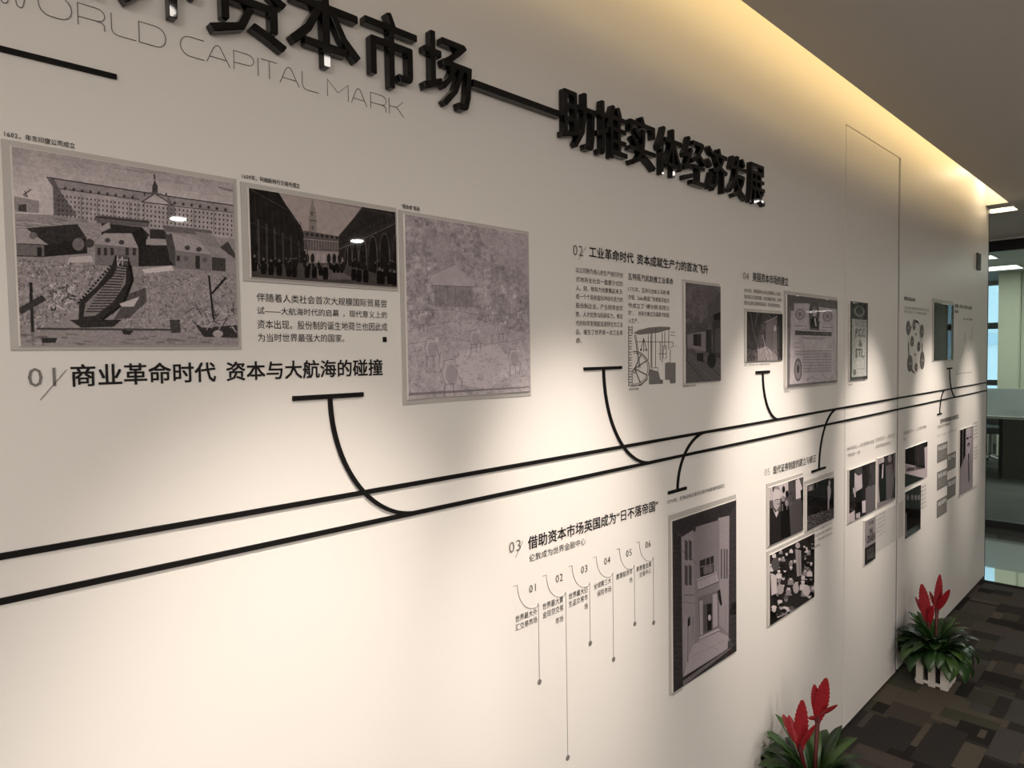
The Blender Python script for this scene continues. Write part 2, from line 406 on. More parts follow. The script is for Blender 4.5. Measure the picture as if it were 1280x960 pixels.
# glass partition of the far office
M_FRAME = MATS['black_frame']
gl = bpy.data.materials.new('clear_glass'); gl.use_nodes = True; nt = gl.node_tree; nt.nodes.clear()
out = nt.nodes.new('ShaderNodeOutputMaterial'); mx = nt.nodes.new('ShaderNodeMixShader'); tr = nt.nodes.new('ShaderNodeBsdfTransparent'); tr.inputs[0].default_value = (.93, .97, .95, 1)
gs = nt.nodes.new('ShaderNodeBsdfGlossy'); gs.inputs['Roughness'].default_value = .01; fr = nt.nodes.new('ShaderNodeFresnel'); fr.inputs[0].default_value = 1.5
nt.links.new(fr.outputs[0], mx.inputs[0]); nt.links.new(tr.outputs[0], mx.inputs[1]); nt.links.new(gs.outputs[0], mx.inputs[2]); nt.links.new(mx.outputs[0], out.inputs[0])
part = thing('glass_partition', (7.13, 0, 0), 'black framed glass partition of the office past the end of the white wall', 'partition')
MB().box(7.10, 7.16, -6, 1.9, 0.0, .062).build('bottom_rail', M_FRAME, part)
MB().box(7.10, 7.16, -6, 1.9, EYE+.835, EYE+.928).build('top_rail', M_FRAME, part)
for y in (1.87, -.3, -1.6, -2.9):
    MB().box(7.11, 7.15, y-.02, y+.02, .062, EYE+.835).build('post', M_FRAME, part)
for a, b in ((-.28, 1.85), (-1.58, -.32), (-2.88, -1.62), (-6, -2.92)):
    MB().box(7.126, 7.134, a, b, .062, EYE+.835).build('pane', gl, part)
struct(MB().box(7.10, 7.16, -6, 1.95, EYE+.928, CEIL+.001).build('trim_4', M_CEIL))

# far window wall
M_FW = mat('far_wall', (.42, .44, .38), .8, noise=.02, scale=4)
XW = 13.4
win = MB()
win.box(XW, XW+.12, -6, 3.0, EYE+1.034, ZC2)
win.box(XW, XW+.12, -6, 3.0, 0, .45)
for a, b in ((2.88, 3.0), (-.75, 1.75), (-6, -1.35)): win.box(XW, XW+.12, a, b, .45, EYE+1.034)
struct(win.build('wall_far', M_FW))
w1 = MB().box(XW+.02, XW+.07, -6, 2.88, EYE+.319, EYE+.424).box(XW+.02, XW+.07, -6, 2.88, EYE-.61, EYE-.518).box(XW+.02, XW+.07, -6, 2.88, .45, .50).build('window_1', mat('window_bar', (.10, .12, .12), .5, noise=.05, scale=9))
struct(w1)
MB().box(XW+.09, XW+.096, -6, 2.88, .5, EYE+1.034).build('pane', gl, w1)
# tall cupboard-like cream column in front of the window
struct(MB().box(12.0, 12.5, 1.793, 2.052, 0, ZC2).build('wall_column', mat('cream_panel', (.50, .53, .42), .6, noise=.015, scale=3)))
struct(MB().box(11.98, 12.0, 1.787, 1.793, 0, ZC2).box(12.04, 12.14, -.66, 1.787, 0, ZC2).box(12.04, 12.14, -6.0, -.73, 0, ZC2).build('wall_partition', MATS['cream_panel']))
# neighbouring tower outside
tw = MB(); tw.box(24, 30, -14, 12, -20, 18)
tower = tw.build('office_tower', mat('blue_glass_facade', (.58, .68, .74), .3, noise=.05, scale=.3)); props(tower, 'pale blue office tower seen through the far window', 'building')
for k in range(16):
    MB().box(23.9, 24.0, -14, 12, -19+k*2.3, -18.72+k*2.3).build('floor_band', mat('facade_band', (.42, .55, .66), .5, noise=.05, scale=1), tower)

# ------------------------------------------------------------------ downlights
def downlight(x, y, z, r, power, label, grp=None):
    t = thing('downlight', (x, y, z), label, 'ceiling light', grp)
    b = MB(); n = 28
    v = []
    for rr, zz in ((r*1.22, z-.001), (r*1.22, z-.004), (r, z-.006), (r*.97, z-.001)):
        for i in range(n): v.append((x+rr*math.cos(2*math.pi*i/n), y+rr*math.sin(2*math.pi*i/n), zz))
    f = [(k*n+i, k*n+(i+1) % n, (k+1)*n+(i+1) % n, (k+1)*n+i) for k in range(3) for i in range(n)]
    b.add(v, f).build('trim_ring', mat('white_metal', (.8, .8, .78), .35, noise=.02, scale=30), t)
    MB().cyl((x, y, z-.0035), r*.97, .0025, n).build('lens', mat('lamp_lens_%d' % power, (1, 1, 1), .4, emit=((1, .92, .84), power), noise=.01, scale=20), t)
WORDS = ['nearest the viewer', 'second along the wall', 'third along the wall', 'fourth along the wall', 'fifth along the wall', 'last before the glass partition']
for (x, *_), w in zip(WASH, WORDS):
    downlight(x, .0, CEIL, .05, 22, 'round recessed downlight washing the exhibit wall, '+w)
for x, w in ((1.578, 'shipyard'), (2.923, 'courtyard')):
    downlight(x, -2.72, CEIL, .050, 12, 'round office downlight behind the viewer, seen mirrored in the %s print' % w)
def panel_light(x0, x1, y0, y1, z, e, label):
    t = thing('ceiling_light_panel', ((x0+x1)/2, (y0+y1)/2, z), label, 'ceiling light')
    MB().box(x0-.02, x1+.02, y0-.02, y0, z-.012, z-.001).box(x0-.02, x1+.02, y1, y1+.02, z-.012, z-.001).box(x0-.02, x0, y0, y1, z-.012, z-.001).box(x1, x1+.02, y0, y1, z-.012, z-.001).build('frame', MATS['white_metal'], t)
    MB().box(x0, x1, y0, y1, z-.008, z-.001).build('diffuser', mat('panel_diffuser', (1, 1, 1), .5, emit=((.96, 1, .93), e), noise=.01, scale=9), t)
panel_light(10.95, 11.50, 1.69, 2.70, ZC2, 3.0, 'bright white ceiling light panel in the far office, wider and lower of the two in view')
panel_light(9.60, 9.98, 1.72, 2.60, ZC2, 3.0, 'small bright ceiling light panel in the far office, above the wider one')
panel_light(10.2, 10.8, -.6, .8, ZC2, 3.0, 'ceiling light panel in the far office beyond the right edge of the view')

# ------------------------------------------------------------------ timeline on the wall
YF, YB = .9955, .9997
ZU, ZL = EYE-.2295, EYE-.2835
for zc, w, lab in ((ZU, .0078, 'upper of the two long black stripes running along the white wall'), (ZL, .0078, 'lower of the two long black stripes running along the white wall')):
    t = thing('timeline_stripe', (2.9, .998, zc), lab, 'wall stripe')
    for a, b in ((-.4, XD0-.0005), (XD0, XD1), (XD1+.008, XE)):
        MB().ribbon([(a, zc), (b, zc)], w, YF, YB if a != XD0 else 1.0010).build('stripe_segment', M_BLACK, t)
t = MB().ribbon([(-.2, on_wall(0, 63)[1]), (on_wall(145, 97)[0], on_wall(145, 97)[1])], .0062, YF, YB).build('heading_stripe', M_BLACK)
props(t, 'short straight black stripe at the upper left below the outline lettering', 'wall stripe')
def branch(bar, stem, end, zend, w, wb_, lab):
    (ax, ay), (bx, by) = bar
    x0, z0 = on_wall(ax, ay); x1, z1 = on_wall(bx, by); zb = (z0+z1)/2
    sx = on_wall(*stem)[0]; ex = on_wall(*end)[0]
    t = thing('timeline_branch', (sx, .998, min(zb, zend)), lab, 'wall stripe')
    MB().ribbon([(x0, zb), (x1, zb)], wb_, YF, YB).build('cross_bar', M_BLACK, t)
    pts = []
    for i in range(25):
        a = i/24*math.pi/2; pts.append((sx+(ex-sx)*(1-math.cos(a)), zb+(zend-zb)*math.sin(a)))
    MB().ribbon(pts, w, YF-.0002, YB).build('curved_stem', M_BLACK, t)
branch(((365, 497.5), (453, 493.5)), (411.5, 496), (522, 637), ZL, .0070, .0075, 'leftmost curved branch with a cross bar above the two long stripes')
branch(((729, 461), (776, 459.5)), (753.5, 461), (814, 578), ZL, .0070, .0072, 'curved branch with a cross bar under the second section text, joining the lower stripe')
branch(((834.5, 616), (857, 610)), (846, 611), (882, 541), ZU, .0070, .0085, 'curved branch hanging below the stripes beside the framed alley print')
branch(((944, 466), (961, 464.3)), (952.5, 465), (973, 524), ZU, .0070, .0090, 'curved branch under the street photograph, joining the upper stripe')
branch(((1014, 589.5), (1031, 584.5)), (1023, 587), (1046, 515), ZU, .0070, .0085, 'curved branch hanging above the small crowd photograph left of the door')
branch(((1183.5, 461), (1189.5, 460)), (1186.5, 461), (1194.5, 496), ZL, .0068, .0085, 'far curved branch under the dark glossy print')
branch(((1171.3, 518.3), (1176.3, 516.7)), (1174, 517), (1181, 487), ZU, .0060, .0085, 'far small curved branch hanging below the stripes beside the grey boxes')

# ------------------------------------------------------------------ big raised letters
TITLE = '世界资本市场——助推实体经济发展'
WHICH = {'世': 'first of the big raised title characters, outside the picture at the left', '界': 'partly cut by the top edge', '资': 'partly cut by the top edge, left of the tree-like character'}
def raised(ch, cx, cz, w, h, lab):
    loops = bold_outline(ch, .0125)
    cu = bpy.data.curves.new('raised', 'CURVE'); cu.dimensions = '2D'; cu.fill_mode = 'BOTH'; cu.extrude = .05; cu.bevel_depth = .006; cu.bevel_resolution = 0; cu.offset = -.006
    for L in loops:
        sp = cu.splines.new('POLY'); sp.points.add(len(L)-1); sp.use_cyclic_u = True
        for q, p in zip(sp.points, L): q.co = (p[0], p[1], 0, 1)
    ob = bpy.data.objects.new('raised', cu); COL.objects.link(ob); bpy.context.view_layer.update(); me = ob.to_mesh()
    V = np.empty(len(me.vertices)*3); me.vertices.foreach_get('co', V); V = V.reshape(-1, 3); Fc = [tuple(p.vertices) for p in me.polygons]
    ob.to_mesh_clear(); bpy.data.objects.remove(ob); bpy.data.curves.remove(cu)
    a = V.min(0); b = V.max(0)
    P = np.stack([cx+(V[:, 0]-(a[0]+b[0])/2)*w/(b[0]-a[0]), .9985-(V[:, 2]-a[2])/(b[2]-a[2])*.0165, cz+(V[:, 1]-(a[1]+b[1])/2)*h/(b[1]-a[1])], 1)
    o = mesh_obj('raised_character', P.tolist(), Fc, M_GLOSS); props(o, lab, 'wall letter'); return o
PITCH_T = .125; ZT = EYE+.529
LABT = ['glossy black raised character 世 starting the big title, beyond the left edge of the photo', 'glossy black raised character at the top edge, only its two legs showing', 'glossy black raised character cut by the top edge, left of the tree-like one',
        'glossy black raised character like a tree, its foot glinting white', 'glossy black raised character second before the long dash', 'glossy black raised character 场 just before the long dash',
        None, None, 'glossy black raised character 助 right after the long dash', 'glossy black raised character second after the long dash', 'glossy black raised character third after the long dash', 'glossy black raised character fourth after the long dash',
        'glossy black raised character fourth from the right end of the title', 'glossy black raised character third from the right end of the title', 'glossy black raised character 发, last but one in the big title', 'glossy black raised character 展 ending the big title']
WID = {'世': .118, '界': .108, '资': .116, '本': .124, '市': .108, '场': .116, '助': .116, '推': .118, '实': .114, '体': .118, '经': .116, '济': .118, '发': .116, '展': .110}
for i, ch in enumerate(TITLE):
    if ch == '—': continue
    cx = 1.189+(i-8)*PITCH_T
    raised(ch, cx, ZT, WID[ch], .127, LABT[i])
xa, xb = on_wall(592, 103, .982)[0], on_wall(702, 143, .982)[0]
dz = (on_wall(592, 103, .982)[1]+on_wall(702, 143, .982)[1])/2
o = MB().cham(xa, xb, .982, .9985, dz-.0068, dz+.0068, .0008).build('raised_dash', M_GLOSS)
props(o, 'long glossy black raised dash in the middle of the big title', 'wall letter')

# thin outline lettering under the title
def arcp(cx, cz, rx, rz, a0, a1, n=8): return [(cx+rx*math.cos(math.radians(a0+(a1-a0)*i/n)), cz+rz*math.sin(math.radians(a0+(a1-a0)*i/n))) for i in range(n+1)]
ST = {
 'W': [[(0, 1)]+arcp(.22, .2, .12, .2, 180, 360)[1:]+[(.5, .85)]+arcp(.72, .2, .12, .2, 180, 360)+[(1, 1)]],
 'O': [arcp(.35, .5, .35, .5, 90, 270)+arcp(.65, .5, .35, .5, -90, 90)+[(.35, 1)]],
 'R': [[(0, 0), (0, 1), (.65, 1)]+arcp(.7, .70, .3, .30, 90, -90)[1:]+[(0, .38)], [(.62, .40)]+arcp(.75, .2, .23, .2, 60, 0)+[(.98, 0)]],
 'L': [[(0, 1), (0, .35)]+arcp(.3, .3, .3, .3, 180, 270)+[(1, 0)]],
 'D': [[(0, 0), (0, 1), (.6, 1)]+arcp(.65, .5, .35, .5, 90, -90)[1:]+[(0, 0)]],
 'C': [[(1, 1), (.4, 1)]+arcp(.4, .5, .4, .5, 90, 270)+[(1, 0)]],
 'A': [[(0, 0), (.3, .82)]+arcp(.48, .80, .14, .18, 160, 20)+[(1, 0)], [(.12, .32), (.87, .32)]],
 'P': [[(0, 0), (0, 1), (.65, 1)]+arcp(.7, .70, .3, .30, 90, -90)[1:]+[(0, .38)]],
 'I': [[(.5, 0), (.5, 1)]], 'T': [[(0, 1), (1, 1)], [(.5, 1), (.5, 0)]],
 'M': [[(0, 0), (0, 1), (.5, .35), (1, 1), (1, 0)]],
 'K': [[(0, 0), (0, 1)], [(1, 1), (.55, .55), (0, .5)], [(.5, .53), (.75, .3), (1, 0)]]}
zb_, zt_ = EYE+.4275, EYE+.4545
oz = MB()
for ch, pa, pb in [('W', -4, 35), ('O', 47.5, 89.5), ('R', 97, 131), ('L', 139, 169.5), ('D', 173.5, 207), ('C', 225, 255), ('A', 258, 287), ('P', 292, 317), ('I', 320, 324.5), ('T', 326.5, 346), ('A', 349.5, 373.7), ('L', 377.5, 398),
                   ('M', 409, 435), ('A', 438.7, 458), ('R', 463, 482.5), ('K', 486, 504)]:
    x0, x1 = wx(pa, EYE+.44), wx(pb, EYE+.44)
    for s in ST[ch]:
        oz.ribbon([(x0+(x1-x0)*p[0], zb_+(zt_-zb_)*p[1]) for p in s], .0008, .9988, .9994)
props(oz.build('outline_lettering', mat('hairline_vinyl', (.10, .09, .085), .5, noise=.05, scale=40)), 'thin outline lettering WORLD CAPITAL MARK below the raised title', 'wall text')

# ------------------------------------------------------------------ headings
def txt_block(name, lines, material, label, parent=None, cat='wall text', bold=0.0, group=None):
    mb = MB()
    for ln in lines:
        s, pl, yt, yb, pr = ln[:5]; mb_b = ln[5] if len(ln) > 5 else bold
        x0, x1, z0, z1 = rect(pl, yt, yb, pr); text_into(mb, s, x0, x1, z0, z1, mb_b)
    o = mb.build(name, material, parent)
    if parent is None: props(o, label, cat, group)
    elif label: o['label'] = label
    return o
def heading(label, num, numr, text, textr, slash=None, nummat=None, thin=-.004, bold=.016):
    x0, x1, z0, z1 = rect(*textr)
    t = thing('section_heading', (x0, .999, z0), label, 'wall text')
    txt_block('heading_text', [(text, *textr)], M_TEXT, None, t, bold=bold)
    if num: txt_block('section_number', [(num, *numr)], nummat or M_GREY, 'thin grey numerals', t, bold=thin)
    if slash:
        a, b = on_wall(*slash[0]), on_wall(*slash[1])
        MB().ribbon([a, b], .0008, .9988, .9994).build('slash', nummat or M_GREY, t)
    return t
heading('bold heading 商业革命时代 资本与大航海的碰撞 numbered 01 on the white wall', '01', (34, 460, 484, 69.5), '商业革命时代 资本与大航海的碰撞', (88, 455.5, 483.5, 477.5), ((50, 500), (83, 462)), thin=0)
heading('dark one line heading numbered 02 over the narrow paragraph and engine diagram', '02', (715.7, 305.5, 319, 728.5), '工业革命时代 资本成就生产力的首次飞升', (736, 307.5, 321.5, 884.7), ((722.5, 325), (732, 309)))
heading('heading 借助资本市场英国成为日不落帝国 numbered 03 below the stripes', '03', (635.8, 678, 692, 650.5), '借助资本市场英国成为“日不落帝国”', (659.5, 671, 687.5, 822), ((644, 697), (653.5, 676)))
heading('heading 美国资本市场的建立 numbered 04 above the street photograph', '04', (928.5, 340, 349.5, 935.5), '美国资本市场的建立', (940.3, 339.7, 351.5, 985), bold=.008)
heading('heading 现代证券制度的建立与修正 numbered 05 left of the door', '05', (955, 586.5, 595.5, 962), '现代证券制度的建立与修正', (966, 583, 593.5, 1019.5), nummat=M_LGREY, bold=.006)
heading('distant small heading above the grey boxes near the wall end', None, None, '证券市场的层级与功能定位', (1174.9, 524.2, 529.8, 1198))
txt_block('caption', [('1602，年东印度公司成立', 5, 163.3, 171, 93.5)], M_TEXT, 'small caption 1602 above the big shipyard print', bold=.004)
txt_block('caption', [('1609年，阿姆斯特丹交易所成立', 302, 216.8, 223.5, 374.5)], M_TEXT, 'small caption 1609 above the dark courtyard print', bold=.004)
txt_block('caption', [('“掘金者”版画', 501, 254.6, 260.2, 524)], M_TEXT, 'tiny caption above the tall pale drawing', bold=.004)
b1 = thing('paragraph', (on_wall(321, 427)[0], .999, on_wall(321, 427)[1]), 'four line paragraph beginning 伴随着人类社会 under the dark courtyard print', 'wall text')
txt_block('text_lines', [('伴随着人类社会首次大规模国际贸易尝', 320.3, 366, 377, 483), ('试——大航海时代的启幕 ，现代意义上的', 320.7, 383, 393, 483.2), ('资本出现。股份制的诞生地荷兰也因此成', 321, 399.5, 411, 483.8), ('为当时世界最强大的国家。', 321.7, 416.6, 427.3, 430)], M_TEXT, None, b1, bold=.0)
q0, q1 = on_wall(478.2, 421.2), on_wall(482.9, 427.6)
MB().box(q0[0], q1[0], .9985, .9995, q1[1], q0[1]).build('end_mark', M_TEXT, b1)
ys = [337.2, 348.8, 359.7, 370.3, 381.5, 392.7, 403.8, 414.9, 425.6]
T2 = ['以公司制为核心的生产组织开创', '式地将全社会一盘散沙式的', '人、财、物有力地聚集起来,形', '成一个个具有盈利冲动与活力的', '股份制企业。产生的资金优', '势、人才优势与科研实力，使近', '代的科学发明能迅速转化为工业', '品，催生了世界第一次工业革', '命。']
txt_block('paragraph', [(s, 719.4, y-3.5, y+3.5, 778 if k < 8 else 727) for k, (s, y) in enumerate(zip(T2, ys))], M_BODY, 'nine line narrow paragraph under the 02 numerals')
txt_block('subheading', [('瓦特蒸汽机助推工业革命', 784.7, 341, 349.7, 841)], M_TEXT, 'subheading 瓦特蒸汽机助推工业革命 above the steam engine diagram', bold=.004)
T3 = [('1775年，瓦特与合伙人马修·博', 836.3), ('尔顿、Soho铸造厂的老板开始合', 836.3), ('作成立了“博尔顿·瓦特公', 836.3), ('司”，  并将分离式冷凝蒸汽机投', 836.3), ('入生产。', 797.5)]
txt_block('paragraph', [(s, 784.8, y-3.2, y+3.2, r) for (s, r), y in zip(T3, [361.2, 371.4, 381.6, 391.2, 400.8])], M_BODY, 'five line paragraph just above the steam engine diagram')
txt_block('caption', [('瓦特蒸汽机模型', 785.5, 485.4, 488.4, 798)], M_BODY, 'tiny caption under the steam engine diagram')
txt_block('caption', [('早期铁路 蒸汽机车', 853, 481.5, 484.5, 869.5)], M_BODY, 'tiny caption under the railway print')
txt_block('subheading', [('伦敦成为世界金融中心', 661, 693.5, 703, 731.5)], M_TEXT, 'lighter subheading 伦敦成为世界金融中心 under the 03 heading')
txt_block('paragraph', [('1792年，美国纽约24名证券经纪人签订', 930, 359.8, 365.2, 976), ('协议成立交易同盟，约定佣金标准，此即', 930, 367.8, 373.2, 976), ('纽约证券交易所的前身，开启资本市场。', 930, 375.6, 381, 975)], M_BODY, 'three line paragraph under the 04 heading')
txt_block('caption', [('图为 纽约华尔街 早期交易场景', 930, 455.2, 457.7, 961.5)], M_BODY, 'tiny caption under the street photograph')
txt_block('caption', [('早期股票凭证', 979.5, 488.6, 491, 986.5)], M_BODY, 'tiny caption under the certificate with the portrait')
txt_block('caption', [('老股票', 1059.8, 480, 482, 1065)], M_BODY, 'tiny caption under the narrow green topped certificate')
txt_block('paragraph', [('1933年证券法与1934', 1017, 662.5, 666, 1040), ('年证券交易法相继出', 1017, 669.2, 672.7, 1040), ('台，确立现代证券监', 1017, 675.9, 679.4, 1040), ('管制度。', 1017, 682.6, 686.1, 1025.5)], M_FAINT, 'faint four line paragraph under the small crowd photograph')
txt_block('caption', [('1773年，伦敦证券交易所在新乔纳森咖啡馆成立', 834, 625, 630.7, 905.5)], M_BODY, 'slanting small caption 1773 above the big alley print')
txt_block('caption', [('伦敦交易所街景', 839.3, 868, 871, 852.5)], M_BODY, 'tiny caption under the big alley print')
txt_block('paragraph', [('1987年股灾——史无前例的大崩盘', 1058.3, 558.8, 564.2, 1092.3), ('“黑色星期一” 始末', 1059.5, 567.2, 572.2, 1075)], M_FAINT, 'two line faint text on the door above the trader photograph')
txt_block('paragraph', [('互联网泡沫——纳斯达克', 1094, 547.8, 553, 1117.8), ('从繁荣到崩盘的教训', 1094, 556.5, 561.2, 1113.2)], M_FAINT, 'two line faint text on the door above the two walking men photograph')
txt_block('paragraph', [('金融危机——次贷风暴', 1129, 539.4, 543.8, 1157.6), ('始末', 1129, 547.4, 551.6, 1132.5)], M_FAINT, 'two line faint text right of the door above the banner photograph')
txt_block('paragraph', [('雷曼兄弟', 1151, 608+k*5.2, 611+k*5.2, 1157.3) for k in range(6)], M_FAINT, 'short faint lines right of the dark suited group photograph')
txt_block('paragraph', [('发展演进历程说明', 1217, 528+k*4.6, 530.6+k*4.6, 1221.6) for k in range(5)], M_FAINT, 'upper group of tiny faint lines right of the portrait photograph')
txt_block('paragraph', [('专家观点摘要介绍', 1217, 559+k*4.4, 561.6+k*4.4, 1221.6) for k in range(4)], M_FAINT, 'lower group of tiny faint lines right of the portrait photograph')
txt_block('caption', [('尤金·法玛 有效市场理论创立者', 1197, 621, 624, 1221)], M_FAINT, 'faint caption under the portrait photograph')
txt_block('subheading', [('多层次市场结构', 1171.3, 532.2, 536.4, 1187.5)], M_FAINT, 'faint subheading over the grey boxes', bold=.004)
txt_block('caption', [('主板、中小板、创业板与新三板', 1171.3, 544, 546.2, 1195)], M_FAINT, 'hairline caption directly over the topmost grey box')
txt_block('subheading', [('股票交易的本质', 1130, 370.5, 375.3, 1143.6)], M_BODY, 'small bold line over the round diagram, right of the door', bold=.012)
txt_block('caption', [('公司 股东 投资者与证券市场的 相互关', 1130, 382.2, 385.6, 1161), ('系及 流转 与 价格形成机制', 1130, 387.6, 391, 1158)], M_FAINT, 'two faint lines between the small bold line and the round diagram')
txt_block('subheading', [('指数 市场 走势与涨跌', 1193.4, 379.4, 384.2, 1214.8), ('曲线', 1193.4, 387.2, 391, 1197.9)], M_BODY, 'two line heading right of the dark glossy print', bold=.006)

# numbered list with hanging hairlines
LI = [((646.4, 731.3), (672.7, 755.8), (674, 852.5), ('01', 661, 732, 741.5, 669.3), [('世界最大外', 643.8, 770.3, 778.6, 671), ('汇交易市场', 643.9, 780.8, 789, 671)]),
      ((682.6, 718.6), (706.6, 741.9), (709.6, 947), ('02', 694.2, 719.3, 728.8, 703), [('世界最大黄', 677.8, 754.5, 762.8, 703.5), ('金现货交易', 678, 765.3, 773.5, 703.5), ('市场', 694, 772.5, 776.5, 703.5)]),
      ((714.8, 706.8), (736.6, 730), (737.6, 804), ('03', 725.8, 708.3, 717.3, 733.8), [('世界最大衍', 710.5, 742, 749.8, 734.3), ('生品交易市', 710.5, 751.8, 759.6, 734.3), ('场', 730, 755, 760, 734.3)]),
      ((745, 695.7), (765.4, 717.8), (766.8, 824), ('04', 754.7, 697.7, 706.4, 762.3), [('全球第三大', 741.7, 729.8, 737.3, 763.4), ('保险市场', 746, 738.8, 745.3, 763.4)]),
      ((774, 685.6), (792.5, 708), (793.2, 779.7), ('05', 782, 688.2, 696.6, 789.2), [('重要船货市', 769.8, 718, 725, 790), ('场', 786, 722.5, 727.5, 790)]),
      ((798.7, 677), (816, 698), (816.9, 778.2), ('06', 806.3, 677.4, 685.6, 813), [('非贵重金属', 795, 708.6, 715.4, 813.5), ('交易中心', 799, 715.4, 721.8, 813.5)])]
ORD = ['first', 'second', 'third', 'fourth', 'fifth', 'sixth']
M_HAIR = MATS['hairline_vinyl']
for k, (st, en, dot, num, tl) in enumerate(LI):
    sx, sz = on_wall(*st); ex, ez = on_wall(*en); dx, dz = on_wall(*dot); dx = (dx+ex)/2
    t = thing('list_item', (dx, .999, dz), '%s item of the numbered list under 03, numeral %s with a hanging hairline and dot' % (ORD[k], num[0]), 'wall text')
    pts = [(sx-.012, sz), (sx, sz)]
    for i in range(1, 15):
        a = i/14*math.pi*.56; pts.append((sx+(ex-sx)*.86*(1-math.cos(a)), sz+(ez-sz-.004)*math.sin(min(a, math.pi/2))*1.0))
    pts[-1] = (ex-.001, ez+.001); pts.append((dx, ez+.004)); pts.append((dx, dz))
    MB().ribbon(pts, .0009, .9988, .9994).build('hairline', mat('hairline_grey', (.22, .20, .19), .5, noise=.05, scale=40), t)
    MB().cyl((dx, .9994, dz), .0062, .0008, 20, 'y').build('dot', M_GREY, t)
    x0, x1, z0, z1 = rect(*num[1:]); mb = MB(); text_into(mb, num[0], x0, x1, z0, z1); mb.build('numeral', M_BODY, t)
    mb = MB()
    zprev = None
    for (s, pl, yt, yb, pr) in tl:
        x0, x1, z0, z1 = rect(pl, yt, yb, pr)
        if zprev is not None and len(tl) > 1: z0 = z1-hh if len(s) > 2 or True else z0
        hh = z1-z0
        text_into(mb, s, x0, x1, z0, z1); zprev = z0
    mb.build('item_text', M_TEXT, t)

